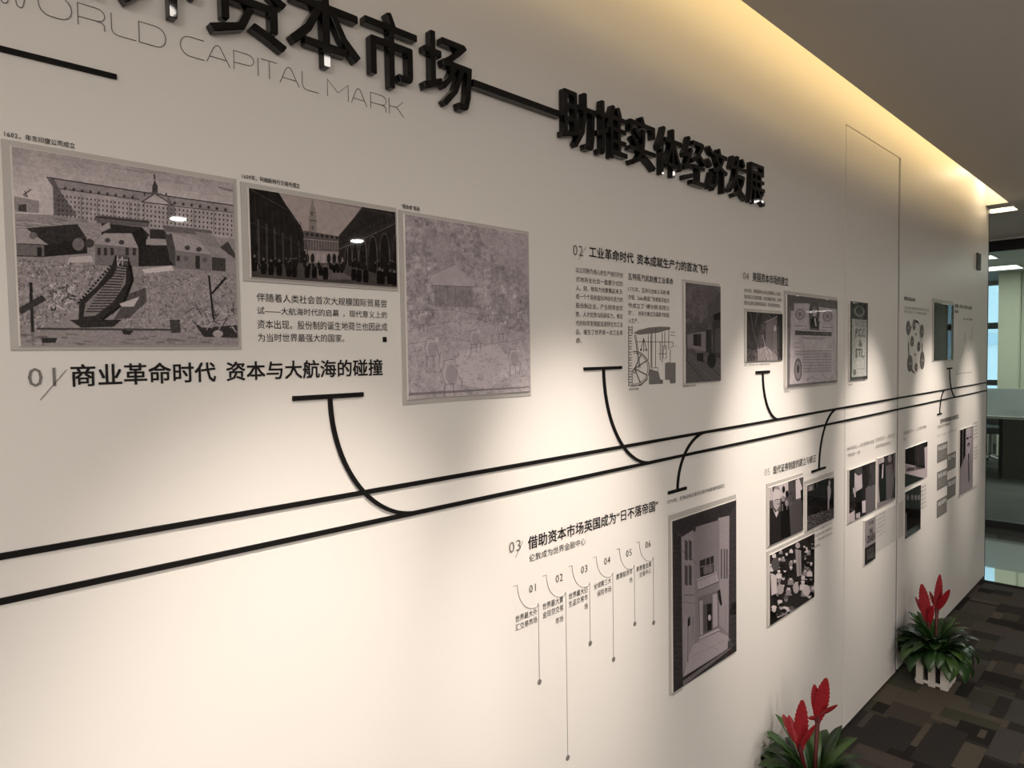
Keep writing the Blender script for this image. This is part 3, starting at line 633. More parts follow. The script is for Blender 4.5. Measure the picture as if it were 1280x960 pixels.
# ------------------------------------------------------------------ printed pictures: small raster painter
class Paint:
    def __init__(s, x0, x1, z0, z1, ppm, base=.5, tint=(1, .955, .97)):
        s.x0, s.x1, s.z0, s.z1 = x0, x1, z0, z1
        s.w = max(8, int((x1-x0)*ppm)); s.h = max(8, int((z1-z0)*ppm)); s.a = np.full((s.h, s.w), float(base)); s.tint = tint; s.o = (0, 0, 1); s.rng = np.random.default_rng(5)
    def zoom(s, ox, oy, k): s.o = (ox, oy, k)
    def P(s, p):
        x, z = on_wall(s.o[0]+p[0]/s.o[2], s.o[1]+p[1]/s.o[2]); return (x-s.x0)/(s.x1-s.x0)*s.w, (s.z1-z)/(s.z1-s.z0)*s.h
    def _fill(s, q, val, al):
        q = np.array(q); xa, ya = np.floor(q.min(0)).astype(int); xb, yb = np.ceil(q.max(0)).astype(int)+1
        xa, ya = max(xa, 0), max(ya, 0); xb, yb = min(xb, s.w), min(yb, s.h)
        if xa >= xb or ya >= yb: return
        cov = np.zeros((yb-ya, xb-xa))
        for oy in (.25, .75):
            for ox in (.25, .75):
                X, Y = np.meshgrid(np.arange(xa, xb)+ox, np.arange(ya, yb)+oy); ins = np.zeros(X.shape, bool)
                for i in range(len(q)):
                    x1, y1 = q[i]; x2, y2 = q[(i+1) % len(q)]
                    if y1 == y2: continue
                    c = ((y1 > Y) != (y2 > Y)) & (X < (x2-x1)*(Y-y1)/(y2-y1)+x1); ins ^= c
                cov += ins
        cov *= al/4; r = s.a[ya:yb, xa:xb]; r[:] = r*(1-cov)+val*cov
    def poly(s, pts, val, al=1): s._fill([s.P(p) for p in pts], val, al)
    def line(s, pts, w, val, al=1):
        q = [s.P(p) for p in pts]
        for a, b in zip(q, q[1:]):
            dx, dy = b[0]-a[0], b[1]-a[1]; l = math.hypot(dx, dy) or 1; nx_, ny_ = -dy/l*w/2, dx/l*w/2
            s._fill([(a[0]+nx_, a[1]+ny_), (b[0]+nx_, b[1]+ny_), (b[0]-nx_, b[1]-ny_), (a[0]-nx_, a[1]-ny_)], val, al)
    def ell(s, c, rx, ry, val, al=1, a0=0, a1=360):
        n = 20; s.poly([(c[0]+rx*math.cos(math.radians(a0+(a1-a0)*i/n)), c[1]+ry*math.sin(math.radians(a0+(a1-a0)*i/n))) for i in range(n+1)], val, al)
    def noise(s, cell, amp):
        gh, gw = int(s.h/cell)+3, int(s.w/cell)+3; g = s.rng.standard_normal((gh, gw))
        y = np.arange(s.h)/cell; x = np.arange(s.w)/cell; yi, xi = y.astype(int), x.astype(int); fy, fx = (y-yi)[:, None], (x-xi)[None]
        fy, fx = fy*fy*(3-2*fy), fx*fx*(3-2*fx)
        v = g[yi][:, xi]*(1-fy)*(1-fx)+g[yi][:, xi+1]*(1-fy)*fx+g[yi+1][:, xi]*fy*(1-fx)+g[yi+1][:, xi+1]*fy*fx
        s.a += v*amp
    def strokes(s, pts, n, ln, w, vals, ang=None):
        """n short random strokes inside the polygon pts (zoom coords)"""
        q = np.array(pts, float); lo, hi = q.min(0), q.max(0); k = 0; tries = 0
        while k < n and tries < n*20:
            tries += 1; x, y = lo+(hi-lo)*s.rng.random(2); ins = False
            for i in range(len(q)):
                (x1, y1), (x2, y2) = q[i], q[(i+1) % len(q)]
                if (y1 > y) != (y2 > y) and x < (x2-x1)*(y-y1)/(y2-y1)+x1: ins = not ins
            if not ins: continue
            a = s.rng.uniform(*(ang or (0, math.pi))); l = ln*s.rng.uniform(.4, 1.2)
            s.line([(x-l/2*math.cos(a), y-l/2*math.sin(a)), (x+l/2*math.cos(a), y+l/2*math.sin(a))], w*s.rng.uniform(.6, 1.4), s.rng.choice(vals), .55); k += 1
    def person(s, x, y, h, body, head=.6):
        s.poly([(x-h*.13, y-h*.72), (x+h*.13, y-h*.72), (x+h*.17, y-h*.3), (x+h*.13, y), (x-h*.13, y), (x-h*.17, y-h*.3)], body); s.ell((x, y-h*.84), h*.07, h*.09, head)
    def image(s, name):
        A = np.clip(s.a, 0, 1)[::-1]; im = bpy.data.images.new(name, s.w, s.h); px = np.ones((s.h, s.w, 4), np.float32)
        for i in range(3): px[..., i] = np.clip(A*s.tint[i], 0, 1)
        im.pixels.foreach_set(px.ravel()); im.pack(); return im
def print_mat(name, im, rough=.16, spec=.38):
    mt = bpy.data.materials.new(name); mt.use_nodes = True; nt = mt.node_tree; b = nt.nodes['Principled BSDF']
    t = nt.nodes.new('ShaderNodeTexImage'); t.image = im; t.extension = 'EXTEND'; nt.links.new(t.outputs[0], b.inputs['Base Color'])
    b.inputs['Roughness'].default_value = rough; b.inputs['Specular IOR Level'].default_value = spec; return mt
def printed_face(name, x0, x1, z0, z1, y, im, parent, rough=.16, spec=.38):
    me = bpy.data.meshes.new(name); ox, oz = (x0+x1)/2, z0; yy = y
    v = [(x0-ox, 0, 0), (x1-ox, 0, 0), (x1-ox, 0, z1-z0), (x0-ox, 0, z1-z0), (x0-ox, .001, 0), (x1-ox, .001, 0), (x1-ox, .001, z1-z0), (x0-ox, .001, z1-z0)]
    me.from_pydata(v, [], [(0, 1, 2, 3), (0, 4, 5, 1), (1, 5, 6, 2), (2, 6, 7, 3), (3, 7, 4, 0)]); uv = me.uv_layers.new(name='UVMap')
    for l, c in zip(me.loops, [(0, 0), (1, 0), (1, 1), (0, 1)]+[(0, 0), (0, 0), (1, 0), (1, 0), (1, 0), (1, 0), (1, 1), (1, 1), (1, 1), (1, 1), (0, 1), (0, 1), (0, 1), (0, 1), (0, 0), (0, 0)]): uv.data[l.index].uv = c
    me.materials.append(print_mat(name+'_ink', im, rough, spec)); o = bpy.data.objects.new(name, me); COL.objects.link(o); o.parent = parent
    o.location = Vector((ox, yy, oz))-wloc(parent); return o
def corners(TL, TR, BL, BR):
    a, b, c, d_ = on_wall(*TL), on_wall(*TR), on_wall(*BL), on_wall(*BR)
    return (a[0]+c[0])/2, (b[0]+d_[0])/2, (c[1]+d_[1])/2, (a[1]+b[1])/2
def picture(label, inner, outer, ppm, paint, base=.5, depth=.010, tint=(1, .955, .97), cat='picture', name='picture_panel', rough=.014, gain=1.75, spec=.38):
    depth = .0045
    x0, x1, z0, z1 = inner
    ox0, ox1, oz0, oz1 = outer if outer else (x0-.004, x1+.004, z0-.004, z1+.006)
    t = thing(name, ((x0+x1)/2, .998, oz0), label, cat)
    yb = 1.0 if not (XD0 < (x0+x1)/2 < XD1) else 1.0010
    if outer: MB().cham(ox0, ox1, .9975, .9998, oz0, oz1, .0005).build('backing_plate', M_BAND, t)
    e = .0018 if x1-x0 > .12 else .0014
    MB().cham(x0-e, x1+e, .9985-depth, .9974 if outer else yb-.0003, z0-e, z1+e, e).build('board', M_EDGE, t)
    p = Paint(x0, x1, z0, z1, ppm, base, tint); paint(p)
    q = np.clip(p.a, 0, 1); q = np.where(q <= .04045, q/12.92, ((q+.055)/1.055)**2.4)*gain; q = np.clip(q, 0, .9); p.a = np.where(q <= .0031308, q*12.92, 1.055*q**(1/2.4)-.055)
    printed_face('print', x0, x1, z0, z1, .9985-depth-.0011, p.image('print_'+str(len(bpy.data.images))), t, rough, spec)
    return t

# --- big shipyard engraving
def p_yard(p):
    p.zoom(0, 160, 4)
    for k in range(8): p.poly([(0, 60+k*30), (1250, 250+k*30), (1250, 600), (0, 600)], .50+.02*k, .6)
    p.noise(26, .008); p.line([(1080, 300), (1160, 318)], 3, .36); p.line([(1100, 312), (1160, 322)], 2, .4); p.line([(560, 205), (700, 225), (820, 228)], 4, .42, .5)
    p.poly([(60, 345), (190, 370), (190, 430), (70, 425)], .40, .8); p.line([(118, 320), (132, 350), (112, 340), (150, 312)], 2, .25); p.poly([(88, 390), (125, 385), (128, 425), (88, 420)], .2)
    # long warehouse
    p.poly([(225, 255), (830, 345), (1160, 393), (1160, 560), (262, 440)], .52); p.poly([(225, 250), (262, 290), (262, 440), (195, 432), (190, 300)], .60)
    p.poly([(225, 252), (830, 345), (1160, 392), (1160, 425), (850, 395), (262, 305)], .45)
    p.poly([(232, 262), (262, 258), (300, 330), (380, 445), (262, 440), (258, 300)], .26, .8)
    p.line([(225, 252), (830, 345), (1160, 392)], 3, .2); p.line([(262, 305), (690, 362)], 2, .25); p.line([(862, 395), (1160, 428)], 2, .25)
    for r in range(5):
        for c in range(44):
            x = 285+c*20; 
            if x > 1150: continue
            y = 335+(x-262)*.118+r*(24-(x-262)*.001); p.poly([(x, y), (x+6, y+1), (x+6, y+11), (x, y+10)], .16)
    for c in range(20):
        x = 320+c*42; 
        if 690 < x < 860: continue
        y = 300+(x-262)*.13; p.ell((x, y), 8, 9, .30); p.ell((x-2, y+2), 4, 5, .12)
    for x in (400, 480, 560, 640, 680, 712, 830, 864, 960, 1060): p.line([(x, 325+(x-262)*.12), (x, 440+(x-262)*.13)], 1.6, .3)
    p.poly([(700, 375), (765, 333), (860, 390)], .56); p.line([(700, 375), (765, 333), (860, 392), (700, 375)], 2.4, .18); p.poly([(828, 345), (866, 395), (864, 480), (832, 460)], .3, .6)
    p.poly([(752, 330), (754, 290), (780, 292), (780, 335)], .22); p.poly([(756, 292), (765, 262), (776, 292)], .2); p.line([(764, 262), (764, 236)], 3, .2); p.poly([(735, 325), (800, 332), (800, 342), (735, 335)], .3)
    for x in (714, 822): p.poly([(x-4, 330), (x+4, 330), (x+4, 345), (x-4, 345)], .2)
    # yard
    p.poly([(60, 430), (262, 440), (1170, 560), (1190, 1100), (60, 1100)], .45); p.noise(22, .012); p.noise(7, .012)
    p.strokes([(70, 445), (460, 470), (500, 560), (70, 500)], 40, 50, 2, [.3, .62], (0, .25))
    p.poly([(75, 512), (130, 505), (235, 585), (80, 578)], .50); p.poly([(125, 505), (380, 485), (425, 552), (235, 588)], .15); p.poly([(80, 580), (235, 588), (425, 552), (430, 630), (210, 648), (80, 645)], .11); p.poly([(78, 582), (215, 590), (215, 645), (80, 640)], .33)
    p.poly([(180, 600), (203, 600), (203, 645), (180, 645)], .1); p.ell((160, 542), 20, 18, .34)
    p.ell((385, 585), 30, 32, .34); p.ell((440, 580), 24, 22, .2)
    p.poly([(465, 450), (500, 440), (740, 468), (735, 500), (480, 480)], .30); p.line([(470, 448), (740, 476)], 3, .14); p.poly([(500, 480), (700, 500), (740, 540), (690, 590), (500, 540)], .14)
    p.poly([(490, 500), (540, 474), (545, 505), (500, 525)], .5)
    p.poly([(463, 583), (512, 530), (652, 530), (684, 602)], .50); p.poly([(468, 584), (682, 604), (682, 696), (468, 690)], .36); p.poly([(650, 530), (700, 500), (745, 590), (700, 695), (684, 695), (684, 602)], .10)
    p.poly([(700, 590), (840, 590), (862, 690), (700, 695)], .12); p.poly([(722, 560), (830, 555), (835, 585), (722, 588)], .5); p.poly([(740, 510), (810, 512), (840, 560), (742, 556)], .15)
    for x in (480, 512, 545, 620, 655): p.poly([(x, 602), (x+16, 603), (x+16, 640), (x, 639)], .16)
    p.ell((530, 565), 14, 12, .22); p.ell((600, 575), 14, 12, .2)
    p.poly([(805, 490), (1045, 515), (1050, 545), (815, 520)], .32); p.poly([(850, 530), (985, 565), (1048, 635), (865, 615)], .50); p.poly([(866, 615), (1048, 637), (1048, 720), (868, 702)], .38); p.poly([(815, 540), (850, 530), (868, 610), (868, 700), (840, 660)], .24)
    p.poly([(960, 520), (1045, 530), (1100, 600), (1045, 600)], .42); p.poly([(1090, 600), (1130, 570), (1170, 640), (1170, 660)], .2); p.poly([(1050, 648), (1118, 655), (1118, 720), (1050, 715)], .2)
    p.poly([(968, 640), (990, 643), (990, 708), (968, 705)], .15); p.poly([(875, 640), (890, 641), (890, 668), (875, 667)], .15); p.ell((928, 602), 14, 12, .22); p.ell((985, 610), 14, 12, .22); p.ell((920, 655), 12, 14, .3); p.ell((1015, 662), 12, 14, .3)
    p.poly([(700, 710), (850, 690), (860, 715), (720, 730)], .64); p.poly([(340, 650), (450, 640), (460, 672), (330, 680)], .58)
    p.strokes([(80, 660), (460, 680), (560, 740), (400, 900), (90, 1080)], 900, 20, 1.7, [.16, .24, .34, .62, .66])
    p.strokes([(700, 720), (1170, 730), (1180, 1080), (560, 1080), (640, 900)], 1000, 20, 1.7, [.16, .24, .34, .62, .66])
    p.strokes([(220, 780), (380, 780), (360, 880), (240, 920)], 60, 30, 3, [.12, .7])
    # ship on the slip
    p.poly([(570, 638), (650, 690), (662, 760), (630, 850), (560, 930), (480, 965), (385, 965), (390, 870), (480, 790), (548, 700)], .13)
    p.poly([(580, 690), (625, 700), (620, 780), (560, 870), (470, 940), (410, 945), (420, 880), (510, 790), (560, 740)], .40)
    for k in range(17): 
        f = k/16; p.line([(572-150*f, 700+220*f), (628-70*f, 708+210*f)], 2.6, .12)
    for k in range(14):
        f = k/13; p.line([(548-160*f, 700+180*f), (543-160*f, 690+180*f)], 5, .1)
    p.line([(570, 640), (578, 690)], 4, .08); p.line([(630, 650), (655, 760), (610, 880), (500, 962)], 6, .07)
    p.poly([(575, 638), (632, 642), (632, 690), (575, 680)], .25); p.line([(575, 660), (632, 664)], 2, .6); p.line([(580, 640), (580, 690), (605, 645), (605, 690)], 2, .6)
    p.poly([(640, 830), (720, 800), (725, 870), (640, 950), (560, 960)], .16, .7); p.poly([(590, 880), (690, 845), (660, 895), (600, 895)], .6)
    p.line([(148, 775), (155, 960), (162, 1090)], 6, .1); p.line([(90, 920), (215, 850)], 14, .16); p.line([(1035, 740), (1055, 930), (1060, 960)], 5, .1); p.line([(1050, 830), (1120, 750)], 5, .1)
    p.line([(180, 1005), (860, 1010)], 5, .2); p.poly([(60, 1020), (1190, 1020), (1190, 1100), (60, 1100)], .44, .75); p.strokes([(90, 1030), (1180, 1030), (1180, 1085), (90, 1085)], 60, 60, 4, [.28, .5], (0, .1))
    p.poly([(340, 960), (600, 960), (560, 995), (400, 1000)], .12); p.poly([(840, 960), (890, 960), (895, 1025), (845, 1025)], .2); p.poly([(600, 1012), (662, 1015), (640, 1035), (610, 1032)], .12)
    p.poly([(950, 960), (1000, 1000), (1180, 985), (1180, 1050), (1010, 1045)], .15); p.ell((1080, 1030), 26, 18, .5); p.strokes([(940, 900), (1180, 900), (1180, 1020), (980, 1000)], 40, 60, 3, [.12, .6])
    p.poly([(200, 1050), (280, 1050), (270, 1075), (205, 1075)], .12); p.noise(3, .02)
I1 = corners((13.5, 185), (288.3, 229.8), (24.7, 431.5), (295, 432))
O1 = corners((1.2, 173), (293.8, 224.5), (12.5, 438), (302, 437))
picture('largest landscape print on the far left, old shipyard before a long warehouse', I1, O1, 1900, p_yard)

def p_court(p):
    p.zoom(280, 200, 5.333)
    p.poly([(100, 150), (1200, 330), (1200, 900), (100, 900)], .44); p.noise(60, .02)
    p.poly([(340, 225), (900, 330), (760, 520), (520, 480), (380, 280)], .50)
    p.poly([(552, 480), (552, 410), (560, 330), (575, 262), (592, 330), (602, 410), (602, 490)], .40); p.line([(556, 350), (596, 356)], 3, .26); p.line([(553, 405), (604, 412)], 4, .26); p.ell((572, 365), 6, 12, .26); p.ell((577, 455), 8, 16, .3)
    p.poly([(140, 180), (350, 222), (385, 280), (400, 305), (440, 360), (500, 450), (530, 520), (530, 700), (140, 700)], .085)
    for k in range(9): x = 190+k*38; p.line([(x, 240+k*22), (x+18, 560)], 2.4, .15, .8)
    p.line([(160, 200), (420, 345), (520, 500)], 3, .18); p.line([(165, 420), (340, 490), (525, 590)], 3, .16)
    p.poly([(515, 475), (560, 480), (760, 515), (760, 620), (520, 610)], .27)
    for k in range(7): x = 540+k*33; p.ell((x, 498+k*4), 9, 11, .13); 
    for k in range(12): x = 545+k*18; p.line([(x, 545), (x, 600)], 3, .40)
    p.line([(515, 530), (760, 550)], 3, .45); p.line([(520, 605), (760, 620)], 4, .42)
    for k in range(8): x = 540+k*36; p.ell((x, 660), 13, 34, .10 if k not in (2, 3) else .5)
    p.poly([(905, 318), (1140, 355), (1140, 860), (750, 640), (750, 510), (850, 390)], .12)
    for k in range(14): x = 770+k*27; p.line([(x, 560-k*17), (x, 500-k*12+40)], 2.6, .22)
    p.line([(750, 600), (900, 535), (1140, 420)], 4, .26); p.line([(750, 590), (1140, 400)], 2, .2); p.line([(755, 505), (905, 330), (1140, 380)], 3, .2)
    for k in range(7):
        x = 800+k*k*7+k*16; w = 11+k*4.2; p.ell((x, 640-k*9), w, 56+k*10, .26); p.ell((x, 645-k*9), w-4, 52+k*10, .075); p.poly([(x-w+4, 640-k*9), (x+w-4, 640-k*9), (x+w-4, 780), (x-w+4, 780)], .075); p.line([(x+w+2, 620-k*8), (x+w+2, 790)], 4, .24)
    for k in range(7): x = 215+k*54; p.line([(x, 400+k*28), (x+6, 760-k*10)], 7-k*.6, .20)
    p.poly([(160, 800), (160, 735), (480, 690), (760, 690), (1140, 800), (1140, 870)], .21); p.poly([(560, 710), (700, 705), (860, 800), (620, 800)], .30); p.noise(12, .012)
    r = random.Random(3)
    for x, y, h in [(190, 745, 120), (250, 765, 120), (300, 770, 115), (355, 775, 120), (418, 780, 115), (455, 785, 110), (540, 790, 110), (588, 790, 110), (630, 775, 90), (662, 800, 115), (720, 755, 70), (745, 755, 70), (770, 755, 72), (850, 805, 105), (885, 815, 110), (930, 820, 115), (1022, 830, 120), (1040, 830, 110), (1090, 830, 110), (1120, 838, 110)]: p.person(x, y, h, .035, .30)
    for k in range(34): p.person(r.uniform(180, 1130), r.uniform(715, 740), r.uniform(45, 70), r.choice([.05, .08]), .3)
I2 = corners((308.6, 235.4), (491.8, 266.5), (312.6, 346), (493, 360))
O2 = corners((299.3, 226.3), (495.3, 260.9), (304.4, 350.6), (497.3, 365))
O2 = (O2[0], O2[1]-.001, O2[2], O2[3])
picture('dark landscape print of a crowded arcaded courtyard between two larger prints', I2, O2, 2300, p_court, tint=(1, .93, .93))

# --- tall pale drawing: a plain generic garden scene
def p_garden(p):
    p.noise(50, .03); p.noise(14, .035); p.noise(5, .03)
    w, h = p.w, p.h
    def Q(pts, v, al=1): p._fill([(a*w, b*h) for a, b in pts], v, al)
    def L(pts, t, v, al=.8):
        for a, b in zip(pts, pts[1:]):
            ax, ay, bx, by = a[0]*w, a[1]*h, b[0]*w, b[1]*h; l = math.hypot(bx-ax, by-ay) or 1; nx_, ny_ = -(by-ay)/l*t/2, (bx-ax)/l*t/2
            p._fill([(ax+nx_, ay+ny_), (bx+nx_, by+ny_), (bx-nx_, by-ny_), (ax-nx_, ay-ny_)], v, al)
    Q([(.0, .62), (.5, .55), (1, .64), (1, 1), (0, 1)], .60, .5); Q([(.55, 0), (1, .02), (1, .25), (.62, .2)], .55, .5); Q([(.1, .05), (.32, .1), (.42, .32), (.3, .36)], .52, .5)
    Q([(.38, .74), (.7, .7), (.9, .86), (.6, .97), (.36, .93)], .66, .6); Q([(.2, .5), (.55, .5), (.5, .62), (.2, .6)], .58, .5)
    r = random.Random(8)
    for k in range(900):
        x, y = r.random(), r.random(); s_ = r.uniform(.01, .035); a = r.uniform(0, 3.14); d_ = .36 if y > .3 else .42
        L([(x, y), (x+s_*math.cos(a), y+s_*math.sin(a)*.7), (x+s_*math.cos(a+.9)*1.4, y+s_*math.sin(a+.9))], r.uniform(.8, 2), r.choice([d_, d_-.06, .6]), .6)
    # plain generic country scene: hedge line, round trees, a shed and a few bent figures
    def E_(cx, cy, rx, ry, v, al=.7): Q([(cx+rx*math.cos(i/9*math.pi), cy+ry*math.sin(i/9*math.pi)) for i in range(18)], v, al)
    for x, y, q in ((.58, .17, .10), (.66, .22, .07), (.14, .20, .08), (.9, .27, .06), (.8, .30, .05)):
        for k in range(26): a = r.uniform(0, 6.28); d_ = q*r.random()**.5; E_(x+d_*math.cos(a), y+d_*math.sin(a)*.8, .016, .012, r.choice([.40, .45, .52]), .5)
        L([(x, y), (x+.01, y+q*1.5)], 2.4, .36)
    Q([(.18, .30), (.36, .24), (.52, .33), (.52, .36), (.18, .37)], .56, .7); Q([(.20, .37), (.50, .36), (.50, .48), (.20, .49)], .36, .5); L([(.18, .37), (.52, .36)], 2, .3); L([(.36, .24), (.18, .31)], 2, .34)
    for x in (.24, .30, .36, .42, .48): L([(x, .37), (x, .49)], 1.6, .3)
    L([(.0, .52), (.3, .50), (.6, .53), (1, .50)], 2, .38); L([(0, .70), (.3, .66), (.6, .70), (1, .66)], 1.6, .40)
    for k in range(26): x = .52+k*.019; L([(x, .42), (x, .50)], 1.4, .38, .6)
    for x, y, q in ((.16, .72, .12), (.30, .86, .17), (.50, .66, .10), (.74, .60, .09), (.10, .56, .08), (.84, .78, .12), (.62, .50, .06), (.90, .52, .06)):
        E_(x, y, q*.34, q*.45, .60, .8); E_(x+q*.10, y+q*.08, q*.26, q*.36, .48, .7); E_(x+q*.42, y-q*.38, q*.13, q*.13, .62, .9)
        L([(x-q*.2, y+q*.35), (x-q*.25, y+q*.9)], 4, .40); L([(x+q*.15, y+q*.35), (x+q*.22, y+q*.9)], 4, .42); L([(x+q*.3, y-q*.1), (x+q*.6, y+q*.45)], 3, .42)
        L([(x-q*.34, y), (x-q*.2, y-q*.4), (x+q*.2, y-q*.44)], 1.8, .28); L([(x-q*.34, y), (x-q*.2, y+q*.4), (x+q*.3, y+q*.4)], 1.6, .3); L([(x+q*.62, y+q*.2), (x+q*.5, y+q*.95)], 1.6, .3)
    for k in range(500):
        x, y = r.uniform(0, 1), r.uniform(.5, 1); s_ = r.uniform(.006, .02); a = r.uniform(-.5, .8); L([(x, y), (x+s_*math.cos(a), y+s_*math.sin(a))], 1.3, r.choice([.34, .40, .62]), .5)
    Q([(0, .965), (1, .97), (1, .978), (0, .98)], .3, .6)
I3 = corners((503, 268.5), (657.4, 294), (508.8, 499.5), (659, 488.3))
O3 = corners((497.5, 261.9), (659.9, 290.1), (502.7, 506.8), (662.8, 494.2))
O3 = (O3[0]+.0005, O3[1], O3[2], O3[3])
picture('tall pale violet grey drawing with fine line work, right of the courtyard print', I3, O3, 1700, p_garden, base=.50, tint=(1, .955, .985))

# --- line drawing of a beam engine, printed straight on the wall
eng = thing('engine_diagram', (on_wall(815, 483)[0], .999, on_wall(815, 483)[1]), 'black line diagram of a steam engine with a half seen flywheel', 'wall print')
def ez(a, b): return on_wall(700+a/4.3636, 290+b/4.3636)
def eline(mb, pts, w=.0014): mb.ribbon([ez(*q) for q in pts], w, .9988, .9994)
def epoly(mb, pts): mb.add([(ez(*q)[0], .99885, ez(*q)[1]) for q in pts], [tuple(range(len(pts)))])
mb = MB()
for k in range(22): eline(mb, [(373, 520+k*15), (392, 519+k*15)], .0012)
eline(mb, [(373, 512), (373, 842)]); eline(mb, [(392, 512), (392, 560)]); eline(mb, [(392, 760), (392, 840)])
for k in range(10): eline(mb, [(382, 526+k*32), (382, 540+k*32)], .0010)
mb.build('brick_pier', M_BODY, eng)
mb = MB(); epoly(mb, [(398, 552), (425, 536), (480, 522), (540, 516), (598, 518), (600, 530), (540, 548), (480, 556), (430, 560)]); mb.build('beam', mat('mid_grey_ink', (.17, .16, .155), .5, noise=.3, scale=120), eng)
mb = MB()
for r_ in (1.0, .90):
    eline(mb, [(404+82*r_*math.cos(math.radians(a)), 745-94*r_*math.sin(math.radians(a))) for a in range(-95, 96, 10)], .0026 if r_ == 1 else .0016)
for a in (30, -25, 62, -65): eline(mb, [(406, 745), (404+78*math.cos(math.radians(a)), 745-86*math.sin(math.radians(a)))], .0034)
eline(mb, [(398, 745), (414, 760), (404, 770), (394, 752)], .003)
mb.build('flywheel', MATS['mid_grey_ink'], eng)
mb = MB()
for q in ([(404, 560), (412, 600), (430, 745)], [(412, 560), (436, 740)], [(500, 540), (500, 745)], [(495, 556), (495, 740)], [(480, 560), (480, 700)], [(520, 520), (520, 740)], [(545, 600), (545, 700)], [(415, 598), (610, 600)], [(600, 545), (625, 548)],
          [(600, 562), (625, 564)], [(556, 548), (556, 712)], [(570, 545), (570, 640)], [(592, 525), (592, 640)], [(610, 600), (617, 604), (617, 625), (600, 630)], [(535, 665), (580, 663)], [(455, 580), (440, 640), (470, 640), (455, 580)], [(455, 580), (455, 655)], [(600, 640), (600, 712), (585, 712)],
          [(562, 620), (562, 690), (578, 690), (578, 620), (562, 620)], [(380, 842), (440, 836), (478, 800)], [(500, 742), (532, 740), (532, 762)]): eline(mb, q, .0013)
mb.cyl((ez(440, 643)[0], .9994, ez(440, 643)[1]), .003, .0006, 12, 'y').cyl((ez(470, 643)[0], .9994, ez(470, 643)[1]), .003, .0006, 12, 'y').cyl((ez(631, 621)[0], .9994, ez(631, 621)[1]), .0014, .0006, 10, 'y')
mb.build('rods', M_BODY, eng)
mb = MB(); epoly(mb, [(484, 745), (535, 762), (545, 800), (550, 828), (484, 832)]); epoly(mb, [(572, 714), (629, 712), (629, 824), (600, 826), (596, 806), (572, 806)]); epoly(mb, [(545, 805), (560, 805), (560, 828), (545, 828)]); mb.build('masonry_base', MATS['mid_grey_ink'], eng)

def p_rail(p):
    p.zoom(700, 290, 4.3636); p.noise(40, .04); p.noise(12, .02)
    p.poly([(660, 250), (880, 290), (880, 430), (760, 480), (660, 420)], .36, .5); p.poly([(800, 400), (880, 300), (880, 470), (820, 560), (790, 500)], .22, .5); p.poly([(670, 500), (800, 490), (800, 540), (670, 560)], .23, .6)
    p.poly([(682, 560), (815, 535), (815, 660), (682, 630)], .38); p.poly([(715, 560), (738, 556), (738, 622), (715, 618)], .10); p.poly([(738, 556), (758, 556), (758, 625), (738, 622)], .16); p.poly([(784, 535), (815, 533), (815, 665), (784, 655)], .13)
    p.poly([(820, 490), (868, 478), (868, 690), (822, 680)], .17); p.poly([(826, 450), (868, 435), (868, 480), (826, 485)], .12); p.poly([(835, 530), (862, 525), (862, 660), (835, 655)], .24)
    p.poly([(668, 640), (815, 690), (868, 700), (868, 815), (668, 820)], .27); p.line([(690, 640), (790, 720), (868, 790)], 3, .08); p.line([(672, 690), (775, 815)], 3, .08); p.line([(668, 640), (740, 730), (830, 815)], 2, .36); p.line([(720, 640), (868, 740)], 2, .4)
    p.ell((815, 700), 24, 42, .04); p.poly([(735, 660), (770, 662), (770, 712), (735, 700)], .07); p.line([(683, 620), (683, 690)], 3, .08); p.noise(4, .02)
picture('narrow dark upright print of a railway yard, right of the steam engine diagram', corners((854, 353), (898.2, 359), (855, 480), (898.2, 474.5)), corners((851.9, 348.4), (898.9, 355.6), (853.1, 482), (898.9, 476)), 1900, p_rail, base=.27, tint=(1, .94, .97))
def p_street(p):
    p.zoom(910, 320, 4.8); p.noise(12, .04); p.noise(4, .03)
    p.poly([(95, 330), (200, 330), (160, 560), (100, 560)], .14, .7); p.line([(120, 340), (140, 450), (160, 520)], 4, .34); p.line([(165, 330), (150, 420)], 3, .4)
    p.poly([(215, 400), (280, 365), (285, 600), (215, 560)], .30); p.line([(205, 400), (290, 360)], 6, .42); p.poly([(284, 350), (318, 350), (318, 620), (284, 600)], .13)
    for x in (222, 232, 243, 254): p.line([(x, 450), (x, 560)], 4, .05)
    p.ell((270, 435), 7, 18, .5); p.line([(292, 420), (292, 560)], 3, .4)
    p.poly([(165, 560), (215, 540), (285, 600), (285, 632), (165, 632)], .40); p.strokes([(160, 545), (290, 560), (300, 630), (130, 630)], 90, 18, 3, [.06, .7, .6, .1], (1.2, 1.9)); p.line([(195, 470), (225, 620)], 3, .6)
picture('small dark square photograph of a columned building in a street', corners((931, 389.3), (975.8, 393), (931.3, 451.3), (975.6, 450.4)), corners((929.6, 385), (976.4, 389.6), (930.2, 453), (976.4, 452)), 2000, p_street, gain=1.8, base=.20, tint=(1, .94, .96))
